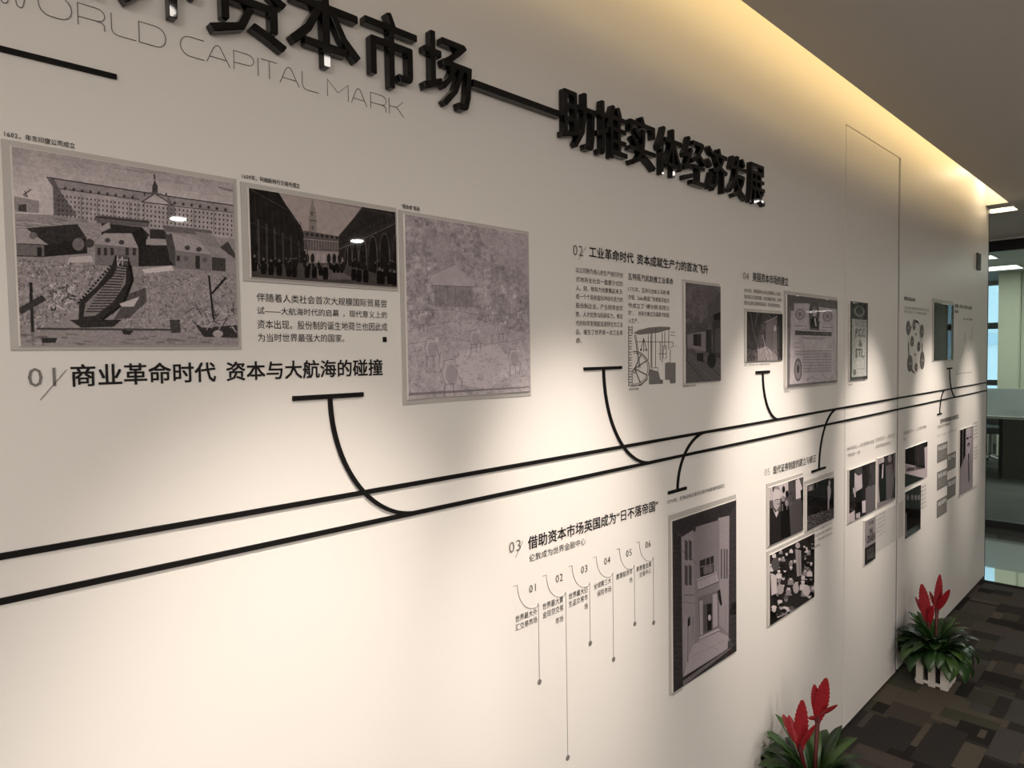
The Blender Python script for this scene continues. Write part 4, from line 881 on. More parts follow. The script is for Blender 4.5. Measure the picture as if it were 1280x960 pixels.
def p_cert(p):
    p.zoom(910, 320, 4.8)
    p.poly([(336, 215), (660, 245), (650, 770), (336, 795)], .33); p.poly([(365, 330), (385, 330), (385, 285), (470, 285), (485, 300), (640, 320), (640, 745), (358, 770)], .56); p.noise(30, .02)
    p.poly([(345, 225), (650, 252), (650, 300), (600, 290), (560, 285), (470, 280), (380, 275), (375, 300), (345, 320)], .30)
    for x, y in ((420, 350), (585, 362)): p.ell((x, y), 30, 34, .40); p.ell((x, y), 22, 26, .50); p.ell((x, y), 12, 14, .40)
    p.ell((505, 345), 33, 75, .28); p.poly([(474, 380), (540, 390), (535, 445), (478, 440)], .28); p.ell((507, 335), 15, 30, .52); p.poly([(484, 378), (504, 362), (528, 378), (528, 435), (484, 432)], .08); p.poly([(504, 372), (514, 372), (520, 420), (514, 425)], .55); p.poly([(492, 310), (522, 308), (520, 322), (494, 322)], .35)
    p.line([(430, 440), (580, 448)], 3, .2); p.poly([(390, 447), (610, 458), (610, 482), (390, 474)], .18); p.strokes([(392, 450), (608, 460), (608, 478), (392, 472)], 60, 14, 2.5, [.5], (1.4, 1.7)); p.line([(430, 488), (580, 492)], 3, .25); p.line([(445, 497), (560, 500)], 3, .28)
    p.line([(380, 418), (455, 422)], 3, .22); p.line([(555, 428), (615, 430)], 3, .22); p.line([(385, 522), (425, 522)], 2.4, .3); p.line([(385, 548), (425, 548)], 2.4, .3); p.line([(585, 548), (612, 548)], 2.4, .3)
    for k in range(8):
        y = 572+k*17; p.line([(388 if k < 2 else 438, y), (612, y-3)], 3.2, .28); p.line([(388 if k < 2 else 438, y+8), (605, y+5)], 2, .40)
    p.line([(455, 745), (490, 725), (530, 742)], 2.4, .3); p.line([(550, 705), (580, 735), (610, 738)], 2.4, .3); p.ell((408, 683), 24, 70, .30); p.ell((408, 683), 17, 56, .42); p.ell((408, 678), 8, 26, .22); p.noise(3, .018)
picture('grey printed share certificate with a small oval portrait at its top centre', corners((982, 369.5), (1044.8, 374.8), (981.5, 483.5), (1044, 477.5)), corners((979.4, 363.3), (1046, 371.8), (979.6, 487), (1045, 480.5)), 1700, p_cert, gain=1.75, base=.5, tint=(1, .955, .985))
t8in = corners((1061.2, 377.3), (1082.9, 376.5), (1060.2, 475.5), (1082.2, 473.7))
t8in = (t8in[0], t8in[1], t8in[2], on_wall(1061.2, 376.5)[1])
def p_green(p):
    w, h = p.w, p.h; p.a[:] = .55; p.a[:int(h*.22)] = .20; p.noise(10, .03)
    p.a[:, :int(w*.09)] = .2; p.a[:, int(w*.93):] = .25; p.a[int(h*.96):] = .2
    def E_(cx, cy, rx, ry, v): p._fill([(cx*w+rx*w*math.cos(i/9*math.pi), cy*h+ry*h*math.sin(i/9*math.pi)) for i in range(18)], v, 1)
    E_(.5, .12, .32, .07, .38); E_(.5, .11, .20, .05, .18); E_(.24, .90, .10, .04, .35)
    for k in range(6): p.a[int(h*(.20+k*.02)):int(h*(.20+k*.02))+2, int(w*.25):int(w*.8)] = .25
    p.a[int(h*.30):int(h*.30)+2, int(w*.1):int(w*.9)] = .1; p.a[int(h*.86):int(h*.86)+2, int(w*.3):int(w*.85)] = .3
t8 = picture('narrow certificate on the door with a dark green top and large letters', t8in, None, 1700, p_green, gain=1.75, base=.5, tint=(.98, 1, .985))
mb = MB(); xa, xb, za, zb2 = t8in; W8, H8 = xb-xa, zb2-za
for s, a, b, c, e in (('P.C.C.', .28, .86, .555, .66), ('&', .46, .66, .43, .51), ('STL.', .28, .80, .29, .40)): text_into(mb, s, xa+W8*a, xa+W8*b, za+H8*c, za+H8*e, .03, y=.9922)
mb.build('certificate_letters', mat('faded_ink', (.12, .11, .10), .5, noise=.2, scale=40), t8)

def p_alley(p):
    p.zoom(820, 580, 3.2); p.noise(20, .015)
    p.poly([(50, 215), (320, 135), (320, 750), (55, 925)], .20)
    p.poly([(92, 290), (285, 205), (290, 700), (98, 850)], .37)
    p.poly([(50, 215), (320, 135), (320, 205), (60, 285)], .15); p.poly([(60, 240), (95, 290), (290, 208), (315, 150)], .13, .6)
    p.poly([(95, 290), (140, 262), (148, 640), (140, 780), (98, 820)], .40); p.poly([(240, 215), (285, 205), (285, 680), (245, 640)], .42); p.poly([(150, 250), (245, 222), (245, 640), (150, 700)], .36)
    for y in (300, 400): 
        for x in (106, 122): p.poly([(x, y), (x+12, y+8), (x+12, y+85), (x, y+80)], .20)
    for x in (250, 262, 272): p.poly([(x, 340), (x+6, 337), (x+6, 455), (x, 458)], .24)
    p.line([(95, 345), (145, 385), (150, 400)], 2.4, .2); p.line([(98, 522), (145, 522)], 3, .18); p.line([(95, 550), (145, 555)], 2, .25)
    p.poly([(165, 385), (222, 365), (222, 435), (168, 450)], .12); p.line([(190, 378), (190, 440)], 4, .45); p.line([(208, 370), (208, 435)], 4, .4); p.line([(168, 410), (222, 398)], 3, .42); p.poly([(180, 410), (218, 403), (218, 432), (182, 440)], .33, .8)
    p.poly([(155, 470), (235, 435), (242, 465), (160, 500)], .46); p.line([(155, 462), (235, 430)], 4, .52); p.line([(158, 503), (242, 470)], 4, .22)
    for k in range(9): p.line([(170+k*7, 462-k*3), (170+k*7, 490-k*3)], 2, .2)
    p.poly([(160, 530), (240, 505), (242, 650), (165, 690)], .30); p.poly([(180, 560), (215, 552), (215, 662), (182, 675)], .22); p.poly([(195, 560), (214, 556), (214, 660), (197, 665)], .08); p.ell((205, 612), 6, 13, .5); p.poly([(165, 545), (178, 542), (178, 680), (168, 685)], .44); p.poly([(218, 520), (236, 515), (238, 645), (220, 655)], .46)
    p.poly([(165, 690), (240, 655), (248, 662), (165, 705)], .5); p.line([(165, 700), (245, 664)], 3, .2)
    p.poly([(140, 720), (240, 668), (280, 685), (278, 735), (98, 865), (120, 770)], .46); p.line([(130, 770), (270, 700)], 2, .36); p.line([(160, 710), (240, 740)], 2, .38)
    p.poly([(105, 600), (125, 605), (122, 790), (108, 795)], .42); p.line([(120, 605), (118, 790)], 4, .15); p.poly([(118, 620), (128, 605), (128, 640), (118, 650)], .12); p.line([(140, 605), (138, 700)], 3, .2)
    p.poly([(237, 505), (248, 500), (256, 560), (250, 565), (242, 540)], .10); p.line([(270, 560), (270, 665)], 6, .36)
    p.poly([(60, 275), (92, 290), (98, 850), (62, 910)], .14); p.poly([(285, 205), (318, 150), (318, 745), (282, 690)], .16); p.poly([(292, 560), (318, 545), (318, 600), (285, 600)], .08); p.poly([(62, 912), (98, 850), (282, 735), (318, 720), (318, 748)], .13); p.poly([(98, 865), (278, 738), (300, 730), (100, 885)], .3)
    for k in range(26): y = 300+k*22; p.line([(62, y), (94, y+(6-k*.4))], 1.6, .2); p.line([(287, y-60), (318, y-75)], 1.6, .22)
    p.noise(4, .012)
picture('tall dark alley engraving, biggest print below the stripes', corners((837.3, 650.5), (917.2, 625.5), (839.7, 865), (918.4, 812)), corners((834, 644), (918.8, 618.3), (836.8, 869.5), (919.8, 815)), 1800, p_alley, gain=2.0, base=.2, tint=(1, .945, .975))

def p_men(p):
    p.zoom(940, 560, 10.667); p.poly([(200, 480), (660, 350), (660, 1000), (200, 1300)], .30)
    p.poly([(200, 500), (455, 425), (455, 640), (205, 700)], .68); p.poly([(460, 420), (560, 390), (570, 700), (470, 720)], .25); p.noise(12, .02)
    p.poly([(555, 430), (600, 400), (640, 520), (650, 650), (560, 680)], .72); p.poly([(620, 560), (660, 540), (660, 900), (640, 900)], .08); p.poly([(490, 760), (560, 680), (640, 700), (650, 1180), (480, 1220)], .26)
    p.ell((270, 545), 24, 50, .12); p.ell((300, 650), 48, 140, .70); p.poly([(250, 700), (262, 690), (345, 700), (340, 770), (300, 830), (262, 780)], .60); p.line([(280, 690), (345, 680)], 5, .22); p.line([(310, 745), (335, 740)], 5, .2); p.poly([(255, 540), (290, 500), (330, 510), (350, 560), (300, 545)], .5)
    p.poly([(205, 800), (250, 800), (300, 930), (345, 830), (395, 880), (400, 1240), (205, 1290)], .13); p.poly([(252, 810), (298, 925), (325, 850), (315, 830), (285, 860)], .72)
    for x, y in ((395, 560), (440, 620)): p.ell((x, y-10), 20, 48, .08); p.ell((x-6, y+110), 22, 42, .5); p.poly([(x-34, y+150), (x+30, y+150), (x+50, 1180), (x-40, 1200)], .07)
    p.line([(380, 740), (380, 830)], 6, .7); p.line([(440, 760), (440, 820)], 6, .6)
picture('photograph of suited men, upper left of the three beneath the 05 heading', corners((959.4, 609.3), (1001.6, 596), (959.8, 681.5), (1001.8, 662.2)), corners((957.2, 605), (1002.6, 590.7), (958, 685.5), (1002.8, 665.3)), 1900, p_men, gain=1.15, base=.3, tint=(1, .95, .97))
def p_crowd2(p):
    p.zoom(940, 560, 10.667); p.noise(14, .04)
    p.poly([(710, 470), (800, 440), (800, 560), (710, 580)], .30); p.poly([(730, 510), (780, 500), (780, 560), (730, 570)], .5); p.line([(835, 435), (850, 520)], 4, .4)
    p.poly([(985, 380), (1075, 350), (1075, 400), (1000, 410)], .6); p.strokes([(710, 560), (980, 500), (1070, 600), (1070, 800), (710, 880)], 60, 26, 4, [.04, .3, .06, .24])
    p.ell((1008, 460), 14, 34, .62); p.poly([(980, 510), (1010, 480), (1028, 560), (1020, 640), (1005, 700), (1002, 860), (985, 860), (985, 640)], .66)
    p.poly([(700, 910), (900, 850), (1075, 790), (1075, 960), (700, 1090)], .28); p.strokes([(710, 900), (1070, 790), (1070, 930), (710, 1060)], 160, 22, 4, [.05, .66, .5, .12])
picture('dark photograph with one pale standing figure, right of the suited men photograph', corners((1006.8, 605.6), (1040.2, 595.6), (1006.6, 661.8), (1040.2, 648.5)), corners((1005, 600.5), (1041, 590), (1004.8, 665), (1041.2, 651)), 1900, p_crowd2, gain=1.15, base=.10, tint=(1, .95, .98))
def p_crowd3(p):
    p.zoom(940, 500, 3.2); p.noise(8, .04); r = random.Random(4)
    for k in range(75):
        x, y = r.uniform(66, 240), r.uniform(570, 880); s_ = 5+12*(y-560)/330; p.poly([(x-s_, y), (x+s_, y), (x+s_*1.2, y+s_*2), (x-s_*1.2, y+s_*2)], r.choice([.05, .08, .14, .5, .75])); p.ell((x, y-s_*.5), s_*.55, s_*.8, r.choice([.6, .72, .45])); p.ell((x, y-s_), s_*.7, s_*.5, r.choice([.1, .75, .3]))
    p.ell((85, 655), 16, 26, .30); p.poly([(66, 690), (90, 700), (92, 770), (70, 780)], .72); p.ell((175, 580), 9, 12, .6); p.poly([(165, 595), (188, 600), (190, 700), (172, 705)], .55); p.line([(178, 600), (184, 700)], 3, .08)
    p.ell((210, 760), 15, 22, .72); p.ell((105, 755), 14, 20, .6); p.ell((168, 750), 12, 22, .62); p.poly([(66, 880), (150, 850), (240, 790), (240, 800), (66, 910)], .08)
picture('crowd photograph, lowest and largest of the three beneath the 05 heading', corners((960, 691.5), (1015.6, 668.6), (960.2, 782), (1015.8, 744.5)), corners((957.6, 687.5), (1016.6, 663.7), (958, 785.5), (1017, 747)), 1700, p_crowd3, gain=1.1, base=.13, tint=(1, .955, .965))
def p_trader(p):
    p.zoom(1050, 500, 4.363); p.noise(9, .04); p.poly([(40, 375), (80, 365), (80, 560), (40, 580)], .12)
    p.poly([(70, 400), (108, 370), (112, 470), (100, 520), (68, 530)], .68); p.ell((92, 385), 20, 26, .25); p.poly([(75, 500), (110, 480), (108, 610), (85, 650), (76, 600)], .06); p.poly([(60, 480), (78, 470), (80, 500), (62, 510)], .6)
    p.poly([(130, 480), (150, 465), (185, 460), (185, 610), (130, 620)], .36); p.ell((158, 450), 12, 20, .2); p.poly([(150, 350), (185, 335), (185, 460), (165, 450)], .24); p.poly([(110, 550), (130, 545), (130, 610), (112, 615)], .72); p.poly([(40, 620), (70, 600), (72, 655), (40, 668)], .7); p.poly([(76, 620), (100, 610), (100, 640), (78, 645)], .65); p.line([(40, 590), (66, 600), (70, 650)], 3, .4)
picture('photograph on the door of a bending man in a white shirt', corners((1059.6, 587.5), (1092.2, 576.5), (1059.7, 652.5), (1092.2, 637.5)), None, 1800, p_trader, gain=1.2, base=.14, tint=(1, .945, .975))
def p_walk(p):
    p.zoom(1050, 500, 4.363); p.noise(9, .03); p.poly([(195, 315), (215, 310), (212, 600), (195, 600)], .6)
    p.ell((222, 325), 10, 18, .65); p.poly([(203, 350), (235, 340), (244, 450), (236, 560), (208, 570), (202, 460)], .05); p.poly([(222, 350), (228, 350), (226, 420), (218, 430)], .7)
    p.ell((262, 320), 11, 20, .45); p.poly([(240, 360), (275, 345), (285, 440), (270, 560), (245, 560)], .34); p.poly([(275, 300), (296, 290), (296, 540), (286, 545), (288, 440)], .10); p.poly([(282, 295), (294, 292), (294, 420), (284, 420)], .36); p.poly([(195, 560), (294, 530), (294, 548), (195, 590)], .45)
picture('photograph on the door of two walking men in suits, right of a pair', corners((1094.8, 573), (1117.4, 566), (1094.8, 634.7), (1117.1, 624.3)), None, 1800, p_walk, gain=1.25, base=.2, tint=(1, .945, .975))
def p_mag(p):
    p.noise(8, .015); h = p.h; p.a[int(h*.62):] = .14; p.a[int(h*.60):int(h*.62)] = .3
    for k in range(5): p.a[int(h*(.70+k*.05)):int(h*(.70+k*.05))+3, int(p.w*.2):int(p.w*.85)] = .45
c16 = corners((1079, 651.5), (1092.5, 644.7), (1079, 706.5), (1092.3, 697.5))
t16 = picture('small grey magazine cover on the door reading THE CRASH', c16, None, 1900, p_mag, gain=1.5, base=.48, tint=(1, .96, .98))
mb = MB(); xa, xb, za, zb2 = c16; W8, H8 = xb-xa, zb2-za
for s, a, b, c, e, bo in (('TIME', .25, .8, .86, .94, 0), ('THE', .38, .70, .66, .77, .03), ('CRASH', .16, .9, .47, .63, .04)): text_into(mb, s, xa+W8*a, xa+W8*b, za+H8*c, za+H8*e, bo, y=.9922)
mb.build('cover_letters', M_TEXT, t16)
def p_banner(p):
    p.zoom(1050, 500, 4.363); p.noise(9, .03); p.poly([(400, 250), (450, 240), (455, 350), (400, 360)], .18); p.poly([(345, 345), (470, 375), (470, 430), (345, 400)], .66)
    p.poly([(345, 400), (440, 430), (345, 470)], .08); p.poly([(452, 260), (470, 250), (470, 380), (455, 370)], .68); p.line([(415, 300), (420, 340)], 3, .5); p.line([(360, 290), (380, 330)], 2, .3)
c17 = corners((1129.6, 561.2), (1157.5, 551.8), (1129.4, 609), (1157.1, 595.5))
t17 = picture('photograph right of the door with a pale banner across the dark scene', c17, None, 1800, p_banner, gain=1.3, base=.10, tint=(1, .94, .97))
mb = MB(); xa, xb, za, zb2 = c17; V, Fc = glyph_mesh('Lehman Brothers', .03); a = V.min(0); b = V.max(0)
W8, H8 = xb-xa, zb2-za
P_ = [(xa+W8*(.05+.80*(v[0]-a[0])/(b[0]-a[0])), .9922, za+H8*(.40-.13*(v[0]-a[0])/(b[0]-a[0])+.13*(v[1]-a[1])/(b[1]-a[1]))) for v in V]
mesh_obj('banner_letters', P_, Fc, M_TEXT, t17)
def p_group(p):
    p.zoom(1050, 500, 4.363); p.noise(9, .03)
    for x in (360, 385, 405, 422): p.ell((x, 530), 7, 16, .36); p.poly([(x-12, 555), (x+12, 550), (x+14, 720), (x-14, 730)], .04); p.line([(x, 555), (x, 590)], 3, .45)
    p.poly([(345, 620), (356, 610), (356, 740), (345, 745)], .4); p.line([(425, 470), (430, 600)], 4, .4)
picture('dark photograph of a suited group, below the banner photograph', corners((1129.5, 614), (1149.2, 606.5), (1129.4, 674.8), (1148.9, 660)), None, 1800, p_group, gain=1.3, base=.09, tint=(1, .95, .98))
def p_face(p):
    w, h = p.w, p.h; p.a[:, :int(w*.40)] = .08; p.a[:, int(w*.17):int(w*.22)] = .45; p.noise(9, .02)
    def E_(cx, cy, rx, ry, v): p._fill([(cx*w+rx*w*math.cos(i/10*math.pi), cy*h+ry*h*math.sin(i/10*math.pi)) for i in range(20)], v, 1)
    E_(.66, .20, .20, .20, .66); E_(.62, .07, .17, .06, .72); E_(.55, .17, .10, .015, .15); E_(.62, .275, .10, .028, .18); E_(.60, .28, .06, .012, .5); E_(.80, .17, .05, .012, .2)
    p._fill([(.02*w, .60*h), (.40*w, .42*h), (.60*w, .40*h), (.95*w, .46*h), (w, h), (.02*w, h)], .56, 1); p._fill([(.50*w, .40*h), (.66*w, .40*h), (.62*w, .62*h)], .7, 1); p._fill([(.58*w, .42*h), (.66*w, .42*h), (.74*w, .85*h), (.66*w, .9*h)], .2, 1)
    for k in range(14): p._fill([((.08+k*.065)*w, .5*h), ((.10+k*.065)*w, .5*h), ((.08+k*.065)*w, h), ((.06+k*.065)*w, h)], .42, .5)
picture('tall portrait photograph of a man in a pale jacket near the wall end', corners((1198.3, 538), (1214.8, 531.8), (1198.3, 618), (1214.5, 609)), None, 1800, p_face, gain=1.1, base=.6, tint=(1, .95, .995))
def p_dark(p):
    w, h = p.w, p.h; p.a[:] = .10; p.a[:, int(w*.45):int(w*.62)] = .035; p.noise(12, .015)
    p._fill([(.25*w, .52*h), (.38*w, .40*h), (.40*w, .50*h), (.30*w, .60*h)], .38, .8); p._fill([(.7*w, .6*h), (.95*w, .58*h), (.95*w, .95*h), (.7*w, .95*h)], .22, .8)
picture('dark blue glossy print above the far timeline branch', corners((1165.8, 378.4), (1190.4, 381.3), (1165.6, 450), (1190, 449.3)), corners((1165, 373.4), (1191.2, 376.6), (1165, 451.8), (1190.8, 451.2)), 1700, p_dark, gain=0.6, base=.06, tint=(.55, .85, 1), spec=.06)

# grey info boxes
BX = [('第一层 主板市场', 1171.5, 1183.9, 556.2, 579.1, 'topmost grey info box left of the portrait photograph'), ('第二层 中小板', 1183.9, 1194.5, 568.3, 589.4, 'second grey info box from the top, in the right column'),
      ('第三层 创业板', 1171.3, 1183.8, 590.5, 613.5, 'middle grey info box in the left column'), ('第四层 新三板', 1183.9, 1194.3, 600.5, 624.9, 'lower grey info box in the right column'),
      ('第五层 区域市场', 1171.0, 1183.2, 626, 648, 'lowest grey info box in the left column')]
M_BOX = mat('grey_box_print', (.17, .165, .155), .5, noise=.05, scale=20)
for s, pl, pr, yt, yb, lab in BX:
    x0, z1 = on_wall(pl, yt); _, z0 = on_wall(pl, yb); x1 = wx(pr, (z0+z1)/2); w_, h_ = x1-x0, z1-z0
    t = thing('info_box', ((x0+x1)/2, .999, z0), lab, 'wall print')
    MB().box(x0, x1, .9986, .9995, z0, z1).build('box_panel', M_BOX, t)
    mb = MB(); text_into(mb, s, x0+w_*.10, x0+w_*.90, z1-h_*.36, z1-h_*.12, .02, y=.9983)
    mb.build('title_text', M_WHITE, t)
    mb = MB()
    for k in range(3): text_into(mb, '服务对象与准入条件', x0+w_*.10, x0+w_*.85, z1-h_*(.56+k*.14), z1-h_*(.48+k*.14), 0, y=.9983)
    mb.build('small_text', mat('light_text', (.42, .41, .40), .5, noise=.05, scale=40), t)
# pale grey ground behind the text beside the magazine cover (runs over the door joint)
g0 = rect(1094.2, 644, 692, 1121); g1 = (XD1+.0245, wx(1131, EYE-.66), EYE-.83, g0[3])
t = thing('grey_text_field', (g0[0], .999, g0[2]), 'pale grey field on the door behind faint text, reaching over the joint', 'wall print')
M_FLD = mat('pale_grey_field', (.56, .545, .53), .45, noise=.02, scale=20)
MB().box(g0[0], XD1-.001, .9994, .9999, g0[2], g0[3]).build('field_panel', M_FLD, t)
MB().box(XD1+.0245, g1[1], .9990, .9996, g0[2], g0[3]).build('field_panel', M_FLD, t)
mb = MB()
for k in range(6):
    x0, x1, z0, z1 = rect(1095, 644.5+k*5, 647.3+k*5, 1106); text_into(mb, ['时代周刊封面', '黑色星期一股灾', '全球股市下挫', '道琼斯指数单日', '跌幅百分之二十', '二点六'][k], x0, x1, z0, z1, 0, y=.9990)
mb.build('field_text', M_FAINT, t)

# round diagram
def cz(a, b): return on_wall(1100+a/5.333, 340+b/5.333)
rd = thing('round_diagram', (cz(237, 685)[0], .999, cz(237, 685)[1]), 'round ring diagram with grey ovals, right of the door', 'wall print')
M_OV = mat('oval_print', (.11, .10, .095), .5, noise=.08, scale=40)
def ovl(name, c, rx, ry, par, material):
    x, z = cz(*c); wr = abs(cz(c[0]+rx, c[1])[0]-x); hr = abs(cz(c[0], c[1]+ry)[1]-z)
    b = MB(); n = 24; b.add([(x, .9984, z)]+[(x+wr*math.cos(2*math.pi*i/n), .9984, z+hr*math.sin(2*math.pi*i/n)) for i in range(n)]+[(x+wr*math.cos(2*math.pi*i/n), .9995, z+hr*math.sin(2*math.pi*i/n)) for i in range(n)],
        [(0, 1+(i+1) % n, 1+i) for i in range(n)]+[(1+i, 1+(i+1) % n, 1+n+(i+1) % n, 1+n+i) for i in range(n)])
    return b.build(name, material, par), x, z, wr, hr
def ring(name, c, rx, ry, w, a0, a1, material):
    x, z = cz(*c); wr = abs(cz(c[0]+rx, c[1])[0]-x); hr = abs(cz(c[0], c[1]+ry)[1]-z)
    MB().ribbon([(x+wr*math.cos(math.radians(a)), z+hr*math.sin(math.radians(a))) for a in range(a0, a1+1, 6)], w, .9988, .9995).build(name, material, rd)
ring('ring', (236, 500), 45, 172, .004, 0, 360, M_LGREY); ring('inner_ring', (236, 510), 36, 140, .0015, 0, 360, M_LGREY)
for a0, a1 in ((66, 96), (24, 42), (128, 150), (170, 204), (-22, 10), (236, 262)): ring('arrow_arc', (236, 500), 45, 172, .010, a0, a1, M_TEXT)
for c, rx, ry in [((187, 373), 13, 48), ((226, 352), 9, 37), ((278, 395), 12, 45), ((213, 463), 11, 36), ((257, 497), 10, 34), ((198, 610), 17, 56), ((280, 590), 15, 60), ((240, 635), 9, 28)]:
    o, x, z, wr, hr = ovl('oval', c, rx, ry, rd, M_OV)
    mb = MB(); text_into(mb, '交易', x-wr*.6, x+wr*.6, z-hr*.14, z+hr*.14, .02, y=.9981); mb.build('oval_text', M_LGREY, o)
for c in ((238, 415), (233, 550)): ovl('bead', c, 3.5, 9, rd, M_OV)
# faint line chart
def kz(a, b): return on_wall(1116+a/10.667, 360+b/10.667)
ch = thing('line_chart', (kz(1000, 900)[0], .999, on_wall(1194.7, 467.5)[1]), 'very faint line chart near the wall end under the two line heading', 'wall print')
MB().ribbon([kz(900, 930), kz(940, 850), kz(960, 600), kz(972, 820), kz(990, 700), kz(1000, 850), kz(1030, 640), kz(1040, 800), kz(1058, 520), kz(1062, 700)], .0028, .9990, .9995).build('chart_curve', M_LGREY, ch)
MB().ribbon([on_wall(1194.7, 467.6), on_wall(1214, 465)], .003, .9990, .9995).build('chart_axis', M_FAINT, ch)
mb = MB(); x0, x1, z0, z1 = rect(1203.5, 397, 399.6, 1215); text_into(mb, '上证 深证 指数', x0, x1, z0, z1, .01); mb.build('chart_legend', M_BODY, ch)
# small dark plate
pl = thing('control_plate', (5.195, .997, EYE+.505), 'small dark grey upright plate high on the wall near its end', 'wall plate')
MB().cham(5.15, 5.24, .990, .9998, EYE+.505, EYE+.612, .003).build('plate', mat('grey_plastic', (.10, .105, .10), .6, noise=.04, scale=30), pl)
MB().cham(5.165, 5.225, .9885, .9895, EYE+.54, EYE+.597, .0008).build('plate_panel', mat('dark_plastic', (.05, .055, .055), .6, noise=.04, scale=30), pl)

# ------------------------------------------------------------------ potted bromeliads in white slatted crates
M_CRATE = mat('white_painted_wood', (.62, .58, .53), .6, noise=.08, scale=30, bump=.2)
M_POT = mat('dark_plastic_pot', (.03, .03, .03), .5, noise=.05, scale=20)
M_LEAF = [mat('leaf_green', (.022, .060, .014), .36, noise=.35, scale=25, spec=.6), mat('leaf_dark', (.012, .036, .010), .36, noise=.35, scale=25, spec=.6), mat('leaf_light', (.045, .10, .020), .36, noise=.3, scale=25, spec=.6)]
M_RED = mat('red_bract', (.27, .010, .016), .4, noise=.45, scale=90, bump=.8)
M_RED2 = mat('dark_red_stem', (.10, .008, .010), .5, noise=.2, scale=30)
def leaf(par, c, az, L, up, droop, w, m_, rng):
    n = 11; pts = []; p = Vector(c); el = up; st = L/(n-1)
    d0 = Vector((math.cos(az), math.sin(az), 0)); side = Vector((-math.sin(az), math.cos(az), 0))
    for i in range(n):
        pts.append((p.copy(), el)); p = p+(d0*math.cos(el)+Vector((0, 0, 1))*math.sin(el))*st; el -= droop/(n-1)*(1+i*.12)
    V = []; Fq = []
    for i, (q, e_) in enumerate(pts):
        t = i/(n-1); ww = w*(.62+.75*t)*(1 if t < .66 else max(.05, 1-((t-.66)/.34)**2.4)); nr = d0*(-math.sin(e_))+Vector((0, 0, 1))*math.cos(e_)
        a = q-side*ww/2+nr*ww*.16; b = q+side*ww/2+nr*ww*.16
        for v in (a, q, b): V.append(v)
        for v in (a, q, b): V.append(v-nr*.0009)
    lo = .988
    V = [Vector((v.x, min(v.y, lo), max(v.z, .004))) for v in V]
    for i in range(n-1):
        k = 6*i
        for j in (0, 1): Fq += [(k+j, k+j+1, k+6+j+1, k+6+j), (k+3+j, k+9+j, k+9+j+1, k+3+j+1)]
        Fq += [(k, k+6, k+9, k+3), (k+2, k+5, k+11, k+8)]
    return mesh_obj('leaf', V, Fq, m_, par, True)
def bract(par, base, tip, w, face, name='bract'):
    """flat serrated spear of overlapping red scales"""
    base, tip, face = Vector(base), Vector(tip), Vector(face).normalized(); ax = (tip-base); L = ax.length; ax.normalize(); sd = ax.cross(face).normalized(); nr = sd.cross(ax)
    n = 22; V = []; Fq = []
    for i in range(n+1):
        t = i/n; ww = w/2*math.sin(math.pi*min(1, .12+t*.86))**.65*(1+(.10 if i % 2 else -.05)); q = base+ax*L*t
        th = .0045*(1-t*.8); V += [q-sd*ww, q+nr*th, q+sd*ww, q-nr*th]
    for i in range(n):
        k = 4*i
        for j in range(4): Fq.append((k+j, k+(j+1) % 4, k+4+(j+1) % 4, k+4+j))
    Fq += [(3, 2, 1, 0), (4*n, 4*n+1, 4*n+2, 4*n+3)]
    return mesh_obj(name, V, Fq, M_RED, par)
